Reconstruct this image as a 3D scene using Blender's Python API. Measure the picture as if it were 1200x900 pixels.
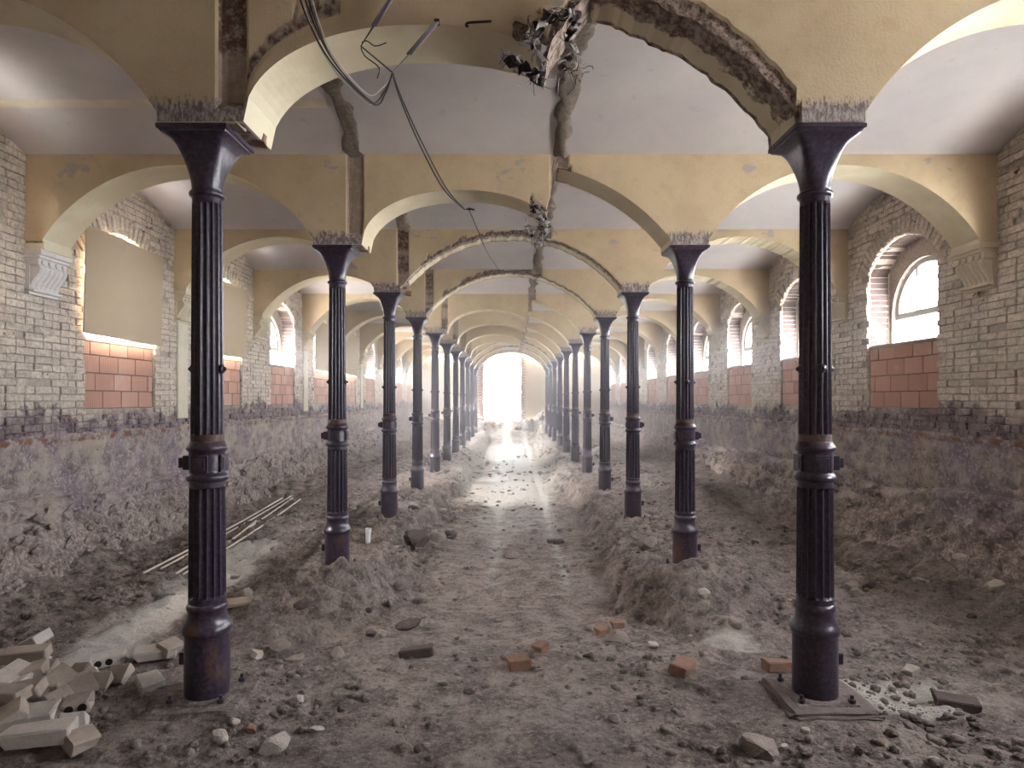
import bpy, bmesh, math, random
import numpy as np
from mathutils import Vector, Matrix, Euler

for o in list(bpy.data.objects):
    bpy.data.objects.remove(o)
SC = bpy.context.scene
COL = SC.collection
random.seed(11)
RNG = np.random.default_rng(11)

# ------------------------------------------------------------------ camera, light, exposure
F_PX, HORIZON = 760.0, 468.0
EYE = 1.73
cam_d = bpy.data.cameras.new('camera')
cam_d.sensor_width = 36.0
cam_d.lens = 36.0 * F_PX / 1200.0
cam_d.shift_y = (HORIZON - 450.0) / 1200.0
cam_d.shift_x = 1.0 / 1200.0
cam_d.clip_end = 300
cam = bpy.data.objects.new('camera', cam_d)
COL.objects.link(cam)
cam.location = (0, 0, EYE)
cam.rotation_euler = (math.pi / 2, 0, 0)
SC.camera = cam

world = bpy.data.worlds.new('overcast_sky')
SC.world = world
world.use_nodes = True
bg = world.node_tree.nodes['Background']
bg.inputs['Color'].default_value = (0.93, 0.96, 1.0, 1)
bg.inputs['Strength'].default_value = 9.0

sun_d = bpy.data.lights.new('hazy_sun', 'SUN')
sun_d.energy = 26.0
sun_d.angle = math.radians(42)
sun_d.color = (1.0, 0.96, 0.90)
sun = bpy.data.objects.new('hazy_sun', sun_d)
COL.objects.link(sun)
sun.rotation_euler = Vector((0.80, 0.12, -0.55)).to_track_quat('-Z', 'Y').to_euler()

vs = SC.view_settings
vs.view_transform = 'Standard'
vs.look = 'None'
vs.gamma = 1.0
vs.use_curve_mapping = False
vs.exposure = 3.05

# ------------------------------------------------------------------ dimensions
W2 = 1.80            # half distance between the column rows
BAY = 2.873
Y0 = 3.843           # first pair of columns
NPAIR = 11
XW = 4.88            # face of the side walls
YEND = Y0 + 11 * BAY - 0.05
YBACK = Y0 - 2 * BAY - 0.2
TH = 0.21            # half thickness of an arcade wall
CEIL = 4.18
RISE = 0.28
def ybay(n): return Y0 + n * BAY

# ------------------------------------------------------------------ noise
def _hash(ix, iy, iz, seed):
    h = (ix * 374761393 + iy * 668265263 + iz * 2147483647 + seed * 144665) & 0xFFFFFFFF
    h = ((h ^ (h >> 13)) * 1274126177) & 0xFFFFFFFF
    h = ((h ^ (h >> 16)) * 2246822519) & 0xFFFFFFFF
    return ((h ^ (h >> 15)) & 0xFFFFFF) / float(0xFFFFFF)
def vnoise(x, y, z=0.0, seed=0):
    x, y, z = np.broadcast_arrays(np.asarray(x, float), np.asarray(y, float), np.asarray(z, float))
    ix, iy, iz = np.floor(x).astype(np.int64), np.floor(y).astype(np.int64), np.floor(z).astype(np.int64)
    fx, fy, fz = x - ix, y - iy, z - iz
    fx, fy, fz = [f * f * (3 - 2 * f) for f in (fx, fy, fz)]
    r = 0
    for a in (0, 1):
        for b in (0, 1):
            for c in (0, 1):
                w = (fx if a else 1 - fx) * (fy if b else 1 - fy) * (fz if c else 1 - fz)
                r = r + w * _hash(ix + a, iy + b, iz + c, seed)
    return r * 2 - 1
def fbm(x, y, z=0.0, octv=4, seed=0, gain=0.5):
    r, a, f = 0, 1.0, 1.0
    for k in range(octv):
        r = r + a * vnoise(np.asarray(x) * f + 17.3 * k, np.asarray(y) * f - 9.1 * k, np.asarray(z) * f, seed + k)
        a *= gain; f *= 2.03
    return r
def sstep(a, b, x):
    t = np.clip((np.asarray(x, float) - a) / (b - a), 0, 1)
    return t * t * (3 - 2 * t)

# ------------------------------------------------------------------ materials
class NT:
    def __init__(s, name):
        s.m = bpy.data.materials.new(name); s.m.use_nodes = True
        s.t = s.m.node_tree; s.n = s.t.nodes
        s.b = s.n['Principled BSDF']; s.out = s.n['Material Output']
        g = s.n.new('ShaderNodeNewGeometry'); s.pos = g.outputs['Position']
    def link(s, a, b): s.t.links.new(a, b)
    def _in(s, sock, v):
        if isinstance(v, bpy.types.NodeSocket): s.link(v, sock)
        elif isinstance(v, (tuple, list)): sock.default_value = tuple(v) + ((1,) if len(v) == 3 and len(sock.default_value) == 4 else ())
        else: sock.default_value = v
    def noise(s, scale, detail=4, rough=0.55, vec=None, dist=0.0, col=False):
        n = s.n.new('ShaderNodeTexNoise'); n.inputs['Scale'].default_value = scale
        n.inputs['Detail'].default_value = detail; n.inputs['Roughness'].default_value = rough
        n.inputs['Distortion'].default_value = dist
        s.link(vec or s.pos, n.inputs['Vector'])
        return n.outputs['Color' if col else 'Fac']
    def voro(s, scale, feature='F1', out='Distance', vec=None):
        n = s.n.new('ShaderNodeTexVoronoi'); n.feature = feature; n.inputs['Scale'].default_value = scale
        s.link(vec or s.pos, n.inputs['Vector'])
        return n.outputs[out]
    def scl(s, v3, vec=None):
        n = s.n.new('ShaderNodeVectorMath'); n.operation = 'MULTIPLY'
        s.link(vec or s.pos, n.inputs[0]); n.inputs[1].default_value = v3
        return n.outputs[0]
    def sep(s, vec=None):
        n = s.n.new('ShaderNodeSeparateXYZ'); s.link(vec or s.pos, n.inputs[0]); return n.outputs
    def math(s, op, a, b=0.0, clamp=False):
        n = s.n.new('ShaderNodeMath'); n.operation = op; n.use_clamp = clamp
        s._in(n.inputs[0], a); s._in(n.inputs[1], b); return n.outputs[0]
    def ramp(s, fac, a, b, lo=0.0, hi=1.0):
        n = s.n.new('ShaderNodeMapRange'); n.interpolation_type = 'SMOOTHSTEP'
        s._in(n.inputs['Value'], fac); n.inputs['From Min'].default_value = a; n.inputs['From Max'].default_value = b
        n.inputs['To Min'].default_value = lo; n.inputs['To Max'].default_value = hi
        return n.outputs['Result']
    def mix(s, fac, a, b, mode='MIX'):
        n = s.n.new('ShaderNodeMix'); n.data_type = 'RGBA'; n.blend_type = mode; n.clamp_factor = True
        s._in(n.inputs['Factor'], fac); s._in(n.inputs[6], a); s._in(n.inputs[7], b)
        return n.outputs[2]
    def attr(s, name):
        n = s.n.new('ShaderNodeAttribute'); n.attribute_name = name; return n.outputs['Fac']
    def rnd(s):
        return s.n.new('ShaderNodeObjectInfo').outputs['Random']
    def base(s, c): s._in(s.b.inputs['Base Color'], c)
    def rough(s, v): s._in(s.b.inputs['Roughness'], v)
    def metal(s, v): s._in(s.b.inputs['Metallic'], v)
    def spec(s, v): s._in(s.b.inputs['Specular IOR Level'], v)
    def bump(s, h, strength=0.4, dist=0.01):
        n = s.n.new('ShaderNodeBump'); n.inputs['Strength'].default_value = strength
        n.inputs['Distance'].default_value = dist
        s.link(h, n.inputs['Height']); s.link(n.outputs['Normal'], s.b.inputs['Normal'])

M = {}
def plain(name, c, rough=0.7, metal=0.0, var=0.25, scale=18.0, bump=0.3, dist=0.004, spec=0.3):
    t = NT(name)
    n = t.noise(scale, 5)
    t.base(t.mix(n, [v * (1 - var) for v in c], [min(1, v * (1 + var)) for v in c]))
    t.rough(rough); t.metal(metal); t.spec(spec)
    if bump: t.bump(t.noise(scale * 5, 4), bump, dist)
    M[name] = t.m
    return t.m

def mat_ochre():
    t = NT('ochre_plaster')
    x, y, z = t.sep()
    n1 = t.noise(1.6, 5, 0.6); n2 = t.noise(9, 5, 0.6); n3 = t.noise(55, 3)
    c = t.mix(t.ramp(n1, .35, .65), (.495, .39, .262), (.57, .46, .312))
    c = t.mix(t.math('MULTIPLY', t.ramp(n2, .5, .75), .35), c, (.43, .31, .17))
    # patches where the paint came off
    flake = t.ramp(t.noise(2.6, 7, 0.62, vec=t.scl((1, 3.1, 1.5))), .625, .66)
    c = t.mix(t.math('MULTIPLY', flake, t.ramp(z, 3.75, 4.0)), c, (.40, .35, .33))
    # stippled mortar band above the capitals
    vert = t.noise(52, 5, .7, vec=t.scl((1, 1, .38)))
    band = t.ramp(t.math('SUBTRACT', t.math('ADD', z, t.math('MULTIPLY', t.math('ADD', t.math('SUBTRACT', vert, .5), t.math('MULTIPLY', t.math('SUBTRACT', n2, .5), .5)), .22)), 3.385), -.02, .05, 1, 0)
    inn = t.math('MULTIPLY', t.ramp(t.math('ABSOLUTE', t.math('SUBTRACT', t.math('ABSOLUTE', x), 1.8)), .30, .36, 1, 0), band)
    grey = t.mix(t.ramp(vert, .4, .62), (.17, .135, .13), (.42, .37, .35))
    c = t.mix(inn, c, grey)
    # torn plaster, stored where it is
    tear = t.attr('torn')
    rub = t.mix(t.ramp(t.noise(26, 6, .7), .38, .64), (.085, .055, .042), (.36, .29, .25))
    c = t.mix(t.ramp(t.math('ADD', tear, t.math('MULTIPLY', t.math('SUBTRACT', n2, .5), .5)), .42, .58), c, rub)
    chase = t.attr('chase')
    cz = t.noise(1.0, 2, .5, vec=t.scl((.3, .35, 3.2)))
    cc = t.mix(t.ramp(cz, .42, .5), (.13, .075, .055), (.33, .25, .20))
    cc = t.mix(t.ramp(t.noise(22, 5, .7), .45, .7), cc, (.40, .34, .30))
    c = t.mix(t.ramp(chase, .45, .55), c, cc)
    t.base(c); t.rough(.85); t.spec(.2)
    h = t.math('ADD', t.math('MULTIPLY', n3, .3), t.math('MULTIPLY', t.math('ADD', tear, t.math('ADD', inn, chase)), t.noise(30, 5, .7)))
    t.bump(h, .45, .02)
    M['ochre'] = t.m
mat_ochre()

def mat_soffit():
    t = NT('cream_soffit')
    n1 = t.noise(2.2, 5, .6); n2 = t.noise(12, 5, .65)
    c = t.mix(t.ramp(n1, .35, .7), (.60, .52, .37), (.69, .63, .48))
    tear = t.attr('torn')
    rub = t.mix(t.ramp(t.noise(20, 6, .7), .38, .64), (.12, .08, .06), (.40, .33, .29))
    c = t.mix(t.ramp(t.math('ADD', tear, t.math('MULTIPLY', t.math('SUBTRACT', n2, .5), .9)), .5, .62), c, rub)
    t.base(c); t.rough(.85); t.spec(.2)
    t.bump(t.math('ADD', t.math('MULTIPLY', n2, .15), t.math('MULTIPLY', tear, t.noise(25, 5, .7))), .4, .02)
    M['soffit'] = t.m
mat_soffit()

def mat_ceiling():
    t = NT('pale_vault_plaster')
    n1 = t.noise(1.1, 5, .6); n2 = t.noise(7, 6, .6)
    c = t.mix(t.ramp(n1, .3, .7), (.49, .455, .465), (.57, .535, .53))
    c = t.mix(t.math('MULTIPLY', t.ramp(n2, .62, .72), .35), c, (.38, .34, .33))
    spots = t.ramp(t.voro(1.3), .0, .035, 1, 0)
    c = t.mix(spots, c, (.16, .10, .08))
    t.base(c); t.rough(.9); t.spec(.15)
    t.bump(t.noise(40, 4), .15, .006)
    M['ceiling'] = t.m
mat_ceiling()

def stain_color(t, brickish):
    """limewash above, violet damp stain below, exposed red where the wash came off"""
    x, y, z = t.sep()
    n1 = t.noise(.9, 5, .62); n2 = t.noise(5.5, 6, .65); n3 = t.noise(24, 5, .65)
    lime = t.mix(t.ramp(n3, .32, .62), (.46, .395, .335), (.66, .595, .525))
    lime = t.mix(t.math('MULTIPLY', t.ramp(n2, .52, .70), .45), lime, (.34, .275, .235))
    viol = t.mix(t.ramp(n2, .36, .64), (.105, .075, .105), (.30, .245, .255))
    viol = t.mix(t.ramp(n3, .45, .72), viol, (.36, .30, .27))
    level = t.math('ADD', z, t.math('ADD', t.math('MULTIPLY', t.math('SUBTRACT', n1, .5), .9), t.math('MULTIPLY', t.math('SUBTRACT', n2, .5), .55)))
    c = t.mix(t.ramp(level, 1.50, 1.68), viol, lime)
    red = t.ramp(t.noise(3.2, 6, .7, vec=t.scl((1, 1, 1.8))), .645, .68)
    c = t.mix(red, c, t.mix(n3, (.16, .065, .045), (.36, .17, .12)))
    if brickish:
        r = t.rnd()
        c = t.mix(.28, c, t.mix(t.voro(7.5, out='Color'), (.25, .22, .19), (.60, .53, .46)), 'MIX')
    return c, n3
def mat_brick():
    t = NT('limewashed_brick')
    c, n3 = stain_color(t, False)
    cell = t.voro(9.0, vec=t.scl((.5, .42, 1.25)), out='Color')
    g = t.n.new('ShaderNodeRGBToBW'); t.link(cell, g.inputs[0])
    c = t.mix(1.0, c, t.mix(g.outputs[0], (.78, .76, .76), (1.10, 1.09, 1.07)), 'MULTIPLY')
    t.base(c); t.rough(.9); t.spec(.2)
    t.bump(t.noise(60, 5, .7), .5, .012)
    M['brick'] = t.m
mat_brick()
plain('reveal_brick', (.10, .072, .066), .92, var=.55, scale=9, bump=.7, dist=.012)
def mat_mortar():
    t = NT('old_mortar')
    c, n3 = stain_color(t, False)
    t.base(t.mix(.5, c, (.24, .195, .17))); t.rough(.95); t.spec(.1)
    t.bump(n3, .5, .02)
    M['mortar'] = t.m
mat_mortar()
def mat_lower():
    t = NT('damp_plaster_and_rubble')
    x, y, z = t.sep()
    n2 = t.noise(4.5, 7, .68); n3 = t.noise(26, 6, .7); n1 = t.noise(1.1, 4)
    a = t.mix(t.ramp(n2, .36, .62), (.175, .135, .145), (.40, .335, .305))
    a = t.mix(t.math('MULTIPLY', t.ramp(n1, .5, .62), .7), a, (.205, .155, .21))
    a = t.mix(t.ramp(n3, .48, .66), a, (.45, .385, .34))
    a = t.mix(t.math('MULTIPLY', t.ramp(t.noise(2.3, 6, .7), .52, .62), .6), a, (.40, .34, .29))
    a = t.mix(t.ramp(t.noise(17, 5, .75), .28, .38, 1, 0), a, (.075, .052, .055))
    low = t.mix(t.ramp(n3, .4, .66), (.22, .175, .16), (.46, .39, .345))
    low = t.mix(t.ramp(n2, .50, .40), low, (.20, .158, .152))
    c = t.mix(t.ramp(t.math('ADD', z, t.math('MULTIPLY', t.math('SUBTRACT', n2, .5), .7)), .35, .55), low, a)
    rl = t.ramp(t.math('ABSOLUTE', t.math('SUBTRACT', t.math('ADD', z, t.math('MULTIPLY', t.math('SUBTRACT', n2, .5), .09)), 1.30)), .015, .05, 1, 0)
    c = t.mix(t.math('MULTIPLY', rl, t.ramp(t.noise(7, 6, .7), .46, .58)), c, (.22, .115, .08))
    t.base(c); t.rough(.92); t.spec(.2)
    t.bump(t.math('ADD', n3, t.math('MULTIPLY', t.noise(70, 4, .7), .5)), .7, .02)
    M['lower'] = t.m
mat_lower()
def mat_ground():
    t = NT('excavated_earth')
    n1 = t.noise(.8, 5, .6); n2 = t.noise(5, 7, .68); n3 = t.noise(34, 6, .7); n4 = t.noise(150, 3, .7)
    c = t.mix(t.ramp(n2, .36, .64), (.14, .108, .10), (.35, .285, .25))
    c = t.mix(t.math('MULTIPLY', t.ramp(n1, .45, .65), .5), c, (.265, .22, .215))
    c = t.mix(t.math('MULTIPLY', t.ramp(n3, .50, .66), .7), c, (.44, .37, .33))
    c = t.mix(t.math('MULTIPLY', t.ramp(n3, .46, .30), .7), c, (.055, .040, .038))  # crevice shade painted dark into the low spots of the earth
    n5 = t.noise(12, 7, .75)
    c = t.mix(t.math('MULTIPLY', t.ramp(n5, .47, .32), .75), c, (.045, .032, .034))
    c = t.mix(t.math('MULTIPLY', t.ramp(n5, .55, .68), .55), c, (.40, .335, .295))
    dust_and_light = t.attr('dust_and_light')
    d = t.ramp(t.math('ADD', dust_and_light, t.math('MULTIPLY', t.math('SUBTRACT', n2, .5), .7)), .35, .75)
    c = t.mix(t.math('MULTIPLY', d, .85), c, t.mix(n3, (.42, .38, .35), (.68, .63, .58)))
    t.base(c)
    wet = t.attr('wet')
    w = t.ramp(t.math('ADD', wet, t.math('MULTIPLY', t.math('SUBTRACT', n2, .5), .9)), .3, .8)
    t.rough(t.math('SUBTRACT', .95, t.math('MULTIPLY', w, .52)))
    t.spec(.35)
    t.bump(t.math('ADD', t.math('ADD', n3, t.math('MULTIPLY', n4, .35)), t.math('MULTIPLY', t.noise(11, 6, .75), 1.2)), .9, .035)
    M['ground'] = t.m
mat_ground()
def mat_iron():
    t = NT('dark_cast_iron')
    x, y, z = t.sep()
    n1 = t.noise(5, 6, .7, vec=t.scl((1, 1, .45))); n2 = t.noise(40, 5, .7)
    c = t.mix(t.ramp(n2, .4, .7), (.026, .018, .032), (.070, .050, .082))
    rustc = t.mix(n2, (.055, .022, .014), (.20, .085, .04))
    lowz = t.ramp(z, .1, 1.0, .06, 0)
    r = t.ramp(t.math('ADD', n1, lowz), .60, .72)
    line = t.ramp(t.math('ABSOLUTE', t.math('SUBTRACT', z, 1.50)), .015, .04, .9, 0)
    r = t.math('MAXIMUM', r, t.math('MULTIPLY', line, t.ramp(n2, .35, .55)))
    c = t.mix(t.math('MULTIPLY', r, .75), c, rustc)
    c = t.mix(t.math('MULTIPLY', t.ramp(n2, .66, .76), .35), c, (.30, .26, .24))
    t.base(c); t.rough(t.math('ADD', .30, t.math('MULTIPLY', r, .4))); t.metal(.0); t.spec(.55)
    t.bump(t.math('ADD', n2, n1), .22, .006)
    M['iron'] = t.m
mat_iron()
def mat_clay():
    t = NT('pink_hollow_clay_block')
    x, y, z = t.sep()
    r = t.rnd()
    c = t.mix(r, (.43, .25, .20), (.54, .34, .275))
    c = t.mix(t.math('MULTIPLY', t.ramp(t.noise(4, 5, .6), .55, .7), .35), c, (.55, .47, .42))
    w = t.n.new('ShaderNodeTexWave'); w.bands_direction = 'Y'; w.inputs['Scale'].default_value = 9.5
    w.inputs['Distortion'].default_value = .2
    t.link(t.pos, w.inputs['Vector'])
    c = t.mix(t.math('MULTIPLY', t.ramp(w.outputs['Fac'], .0, .25, 1, 0), .35), c, (.25, .11, .085))
    t.base(c); t.rough(.9); t.spec(.2)
    t.bump(w.outputs['Fac'], .3, .006)
    M['clay'] = t.m
mat_clay()
plain('board', (.50, .40, .285), .85, var=.07, scale=6, bump=.08)
plain('frame', (.34, .335, .32), .5, var=.12, scale=12, bump=.15)
plain('corbel', (.56, .49, .375), .85, var=.15, scale=8, bump=.3)
plain('corbel_white', (.66, .63, .62), .85, var=.2, scale=14, bump=.35)
plain('scar', (.27, .225, .195), .95, var=.6, scale=26, bump=.9, dist=.02)
plain('pilaster', (.60, .55, .44), .85, var=.2, scale=6, bump=.3)
plain('pale_brick', (.36, .30, .26), .9, var=.28, scale=17, bump=.6, dist=.006)
plain('white_brick', (.48, .43, .395), .9, var=.25, scale=15, bump=.6, dist=.006)
plain('red_brick', (.235, .135, .098), .9, var=.4, scale=20, bump=.6, dist=.006)
plain('dark_stone', (.115, .085, .08), .9, var=.5, scale=14, bump=.8, dist=.01)
plain('grey_stone', (.26, .215, .19), .9, var=.4, scale=14, bump=.8, dist=.01)
plain('pale_stone', (.42, .365, .32), .9, var=.35, scale=14, bump=.8, dist=.01)
plain('clods', (.145, .11, .095), .95, var=.6, scale=20, bump=.8, dist=.01)
plain('hole', (.012, .010, .010), .95, bump=0)
plain('cable_black', (.022, .018, .022), .5, bump=0)
plain('cable_white', (.45, .41, .40), .5, bump=0)
plain('conduit', (.24, .21, .25), .45, metal=.3, bump=.2)
plain('lath', (.42, .39, .40), .55, metal=.35, var=.6, scale=30, bump=.5)
plain('lath_dark', (.030, .020, .028), .6, metal=.3, var=.6, scale=30, bump=.5)
plain('rod', (.56, .49, .44), .6, var=.15, bump=.1)
plain('white_plastic', (.75, .75, .76), .35, bump=0)
plain('timber', (.36, .29, .22), .85, var=.35, scale=10, bump=.4)
plain('concrete', (.165, .132, .122), .9, var=.55, scale=11, bump=.7, dist=.01)
plain('end_plaster', (.56, .46, .345), .9, var=.18, scale=3, bump=.3)
plain('outside_gravel', (.66, .64, .60), .95, var=.2, scale=2, bump=0)
def mat_glass():
    t = NT('window_glass')
    t.n.remove(t.b)
    tr = t.n.new('ShaderNodeBsdfTransparent'); tr.inputs[0].default_value = (.93, .95, .95, 1)
    gl = t.n.new('ShaderNodeBsdfGlossy'); gl.inputs['Roughness'].default_value = .05
    mx = t.n.new('ShaderNodeMixShader'); mx.inputs[0].default_value = .07
    t.link(tr.outputs[0], mx.inputs[1]); t.link(gl.outputs[0], mx.inputs[2])
    t.link(mx.outputs[0], t.out.inputs[0])
    M['glass'] = t.m
mat_glass()
def mat_tarp():
    t = NT('translucent_sheeting')
    tl = t.n.new('ShaderNodeBsdfTranslucent'); tl.inputs[0].default_value = (.40, .46, .50, 1)
    t.base((.62, .68, .72)); t.rough(.5)
    mx = t.n.new('ShaderNodeMixShader'); mx.inputs[0].default_value = .6
    t.link(t.b.outputs[0], mx.inputs[1]); t.link(tl.outputs[0], mx.inputs[2]); t.link(mx.outputs[0], t.out.inputs[0])
    M['tarp'] = t.m
mat_tarp()

# ------------------------------------------------------------------ object helpers
def link_obj(name, data, parent=None):
    o = bpy.data.objects.new(name, data); COL.objects.link(o)
    if parent is not None: o.parent = parent
    return o
def pymesh(name, verts, faces, mats=None, midx=None, attrs=None, smooth=False):
    me = bpy.data.meshes.new(name)
    me.from_pydata([tuple(v) for v in verts], [], [tuple(f) for f in faces])
    for m in (mats or []): me.materials.append(M[m])
    if midx is not None: me.polygons.foreach_set('material_index', np.asarray(midx, dtype=np.int32))
    for k, v in (attrs or {}).items():
        a = me.attributes.new(k, 'FLOAT', 'POINT'); a.data.foreach_set('value', np.asarray(v, dtype=np.float32))
    if smooth: me.polygons.foreach_set('use_smooth', np.ones(len(me.polygons), dtype=bool))
    me.update()
    return me
def bm_mesh(name, bm, mat, smooth=False, recalc=True):
    if recalc: bmesh.ops.recalc_face_normals(bm, faces=bm.faces)
    me = bpy.data.meshes.new(name); bm.to_mesh(me); bm.free()
    me.materials.append(M[mat])
    if smooth: me.polygons.foreach_set('use_smooth', np.ones(len(me.polygons), dtype=bool))
    return me
def tag(o, label=None, cat=None, group=None, kind=None):
    if label: o['label'] = label
    if cat: o['category'] = cat
    if group: o['group'] = group
    if kind: o['kind'] = kind
    return o
def empty(name, loc=(0, 0, 0), rz=0):
    o = bpy.data.objects.new(name, None); COL.objects.link(o); o.location = loc; o.rotation_euler.z = rz
    o.empty_display_size = .1
    return o
def bm_box(bm, c, s, bevel=0.0, rot=None):
    m = Matrix.Translation(c) @ (rot.to_matrix().to_4x4() if rot else Matrix.Identity(4)) @ Matrix.Diagonal((*s, 1))
    r = bmesh.ops.create_cube(bm, size=1.0, matrix=m)
    if bevel:
        es = list({e for v in r['verts'] for e in v.link_edges})
        bmesh.ops.bevel(bm, geom=es, offset=bevel, segments=1, affect='EDGES')
def box_mesh(name, c, s, mat, bevel=0.0):
    bm = bmesh.new(); bm_box(bm, c, s, bevel); return bm_mesh(name, bm, mat)
def lathe_data(profile, seg=40, flutes=0, depth=0.0):
    vs_, fs = [], []
    for (r, z, *fl) in profile:
        d = depth if (fl and fl[0]) else 0
        for k in range(seg):
            a = 2 * math.pi * k / seg
            rr = r
            if d and flutes:
                ph = (k * flutes / seg) % 1.0
                rr = r - d * (math.sin(math.pi * ph) ** 0.7 if ph > 0 else 0)
            vs_.append((rr * math.cos(a), rr * math.sin(a), z))
    n = len(profile)
    for i in range(n - 1):
        for k in range(seg):
            k2 = (k + 1) % seg
            fs.append((i * seg + k, i * seg + k2, (i + 1) * seg + k2, (i + 1) * seg + k))
    fs.append(tuple(range(seg - 1, -1, -1))); fs.append(tuple(range((n - 1) * seg, n * seg)))
    return vs_, fs
def tube_data(pts, r, seg=7):
    pts = [Vector(p) for p in pts]
    vs_, fs = [], []
    up = Vector((0, 0, 1))
    for i, p in enumerate(pts):
        t = (pts[min(i + 1, len(pts) - 1)] - pts[max(i - 1, 0)]).normalized()
        a = t.cross(up)
        if a.length < .05: a = t.cross(Vector((1, 0, 0)))
        a.normalize(); b = t.cross(a).normalized()
        rr = r[i] if isinstance(r, (list, tuple)) else r
        for k in range(seg):
            an = 2 * math.pi * k / seg
            vs_.append(p + (a * math.cos(an) + b * math.sin(an)) * rr)
    for i in range(len(pts) - 1):
        for k in range(seg):
            k2 = (k + 1) % seg
            fs.append((i * seg + k, i * seg + k2, (i + 1) * seg + k2, (i + 1) * seg + k))
    fs.append(tuple(range(seg - 1, -1, -1))); fs.append(tuple(range((len(pts) - 1) * seg, len(pts) * seg)))
    return vs_, fs
def tube(name, pts, r, mat, parent=None, seg=7):
    v, f = tube_data(pts, r, seg)
    return link_obj(name, pymesh(name, v, f, [mat], smooth=True), parent)
def join_data(parts):
    V, Fc = [], []
    for v, f in parts:
        n = len(V); V.extend(v); Fc.extend([tuple(i + n for i in q) for q in f])
    return V, Fc
def spline(pts, n=10):
    pts = [Vector(p) for p in pts]
    out = []
    for i in range(len(pts) - 1):
        p0, p1, p2, p3 = pts[max(i - 1, 0)], pts[i], pts[i + 1], pts[min(i + 2, len(pts) - 1)]
        for k in range(n):
            t = k / n
            out.append(.5 * ((2 * p1) + (p2 - p0) * t + (2 * p0 - 5 * p1 + 4 * p2 - p3) * t * t + (3 * p1 - p0 - 3 * p2 + p3) * t ** 3))
    out.append(pts[-1])
    return out
def at_depth(px, py, Y):
    """point seen at a pixel of the 1200x900 frame, at a known distance"""
    return Vector(((px - 599) / F_PX * Y, Y, EYE + (HORIZON - py) / F_PX * Y))

def rock_mesh(seed, mat, sub=2):
    rr = random.Random(seed)
    bm = bmesh.new()
    bmesh.ops.create_icosphere(bm, subdivisions=sub, radius=1.0)
    nrm = [(Vector((rr.gauss(0, 1), rr.gauss(0, 1), rr.gauss(0, 1))).normalized(), rr.uniform(.5, .85)) for _ in range(9)]
    for v in bm.verts:
        for nn, d in nrm:
            p = v.co.dot(nn)
            if p > d: v.co -= nn * (p - d)
        v.co *= 1 + rr.uniform(-.05, .05)
    return bm_mesh('stone', bm, mat)

# ------------------------------------------------------------------ floor
def ground_h(x, y, fine=True):
    x = np.asarray(x, float); y = np.asarray(y, float)
    ax = np.abs(x)
    h = np.full(np.broadcast(x, y).shape, -0.09)
    wob = .16 * fbm(y * .55, x * 0 + 3.0, octv=3, seed=5) + .07 * fbm(y * 2.1, x * 0 + np.sign(x) * 5, octv=2, seed=6)
    into = sstep(4.2, 6.6, y)
    # cutting between the rows
    trough = 1 - sstep(1.08, 1.34, ax + wob + .10 * vnoise(x * 3, y * 3, seed=19))
    h = h - .21 * trough * into
    # earth left standing under the column rows
    ridge = sstep(1.25, 1.5, ax + wob) * (1 - sstep(2.05, 2.75, ax - wob * .8))
    h = h + .085 * ridge * sstep(4.6, 5.8, y)
    # pads by the first pair stay clear
    pad = np.exp(-(((ax - 1.8) / .42) ** 4 + ((y - Y0) / .45) ** 4))
    # broken mounds before the second pair
    for (mx, my, sx, sy, mh) in ((1.72, 5.95, .42, .38, .13), (1.95, 6.25, .40, .35, .10), (-1.78, 5.75, .55, .5, .12), (-1.25, 6.0, .45, .5, .08),
                                 (-1.2, 9.0, .35, .4, .14), (1.3, 8.2, .3, .8, .06), (-2.2, 5.2, .4, .6, .07)):
        h = h + mh * np.exp(-(((x - mx) / sx) ** 2 + ((y - my) / sy) ** 2))
    # spoil along the walls and at the end
    h = h + .22 * sstep(4.0, 4.7, ax) * (.6 + .5 * fbm(y * .7, ax * .5, octv=3, seed=9))
    h = h + .10 * sstep(2.6, 3.3, ax) * sstep(8, 10, y) * (.5 + fbm(y * .8, x, octv=3, seed=15)) * np.where(x > 0, 1.3, .7)
    h = h + .62 * np.exp(-(((x + .1) / 1.2) ** 2 + ((y - 31.0) / 1.0) ** 2))
    h = h + 1.0 * sstep(32.2, 34.6, y) * (.75 + .35 * fbm(x * 1.3, y * 1.3, octv=3, seed=21))
    # ruts
    rut = np.exp(-((x - .62) / .10) ** 2) + np.exp(-((x + .22) / .12) ** 2)
    h = h - .025 * rut * into
    if fine:
        amp = .35 + .65 * sstep(.75, 1.25, ax + wob)
        amp = amp * (.55 + .45 * into)
        crag = np.exp(-(((x - 1.65) / .55) ** 2 + ((y - 5.75) / .45) ** 2)) + np.exp(-(((x + 1.75) / .7) ** 2 + ((y - 5.6) / .7) ** 2)) + .7 * np.exp(-((ax + wob - 1.22) / .16) ** 2) * into
        amp = amp * (1 + 1.1 * crag) * (1 - .8 * pad)
        n = fbm(x * 1.5, y * 1.5, octv=3, seed=31) * .035
        r1 = 1 - np.abs(fbm(x * 5.2, y * 5.2, octv=3, seed=41))
        r2 = fbm(x * 13, y * 13, octv=3, seed=51)
        r3 = np.maximum(0, vnoise(x * 9, y * 9, seed=61) - .25) * sstep(-.1, .5, vnoise(x * 1.1, y * 1.1, seed=62))
        r4 = np.maximum(0, .35 - np.abs(vnoise(x * 6.3, y * 6.3, seed=64))) * sstep(0, .5, vnoise(x * .9 + 7, y * .9, seed=65)) * vnoise(x * 18, y * 18, seed=66)
        h = h + amp * (n + .055 * (r1 - .6) + .022 * r2 + .085 * r3 + .05 * r4)
    h = h * (1 - pad) + pad * (-.032 + .010 * vnoise(x * 20, y * 20, seed=71) * fine)
    return h
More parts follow.
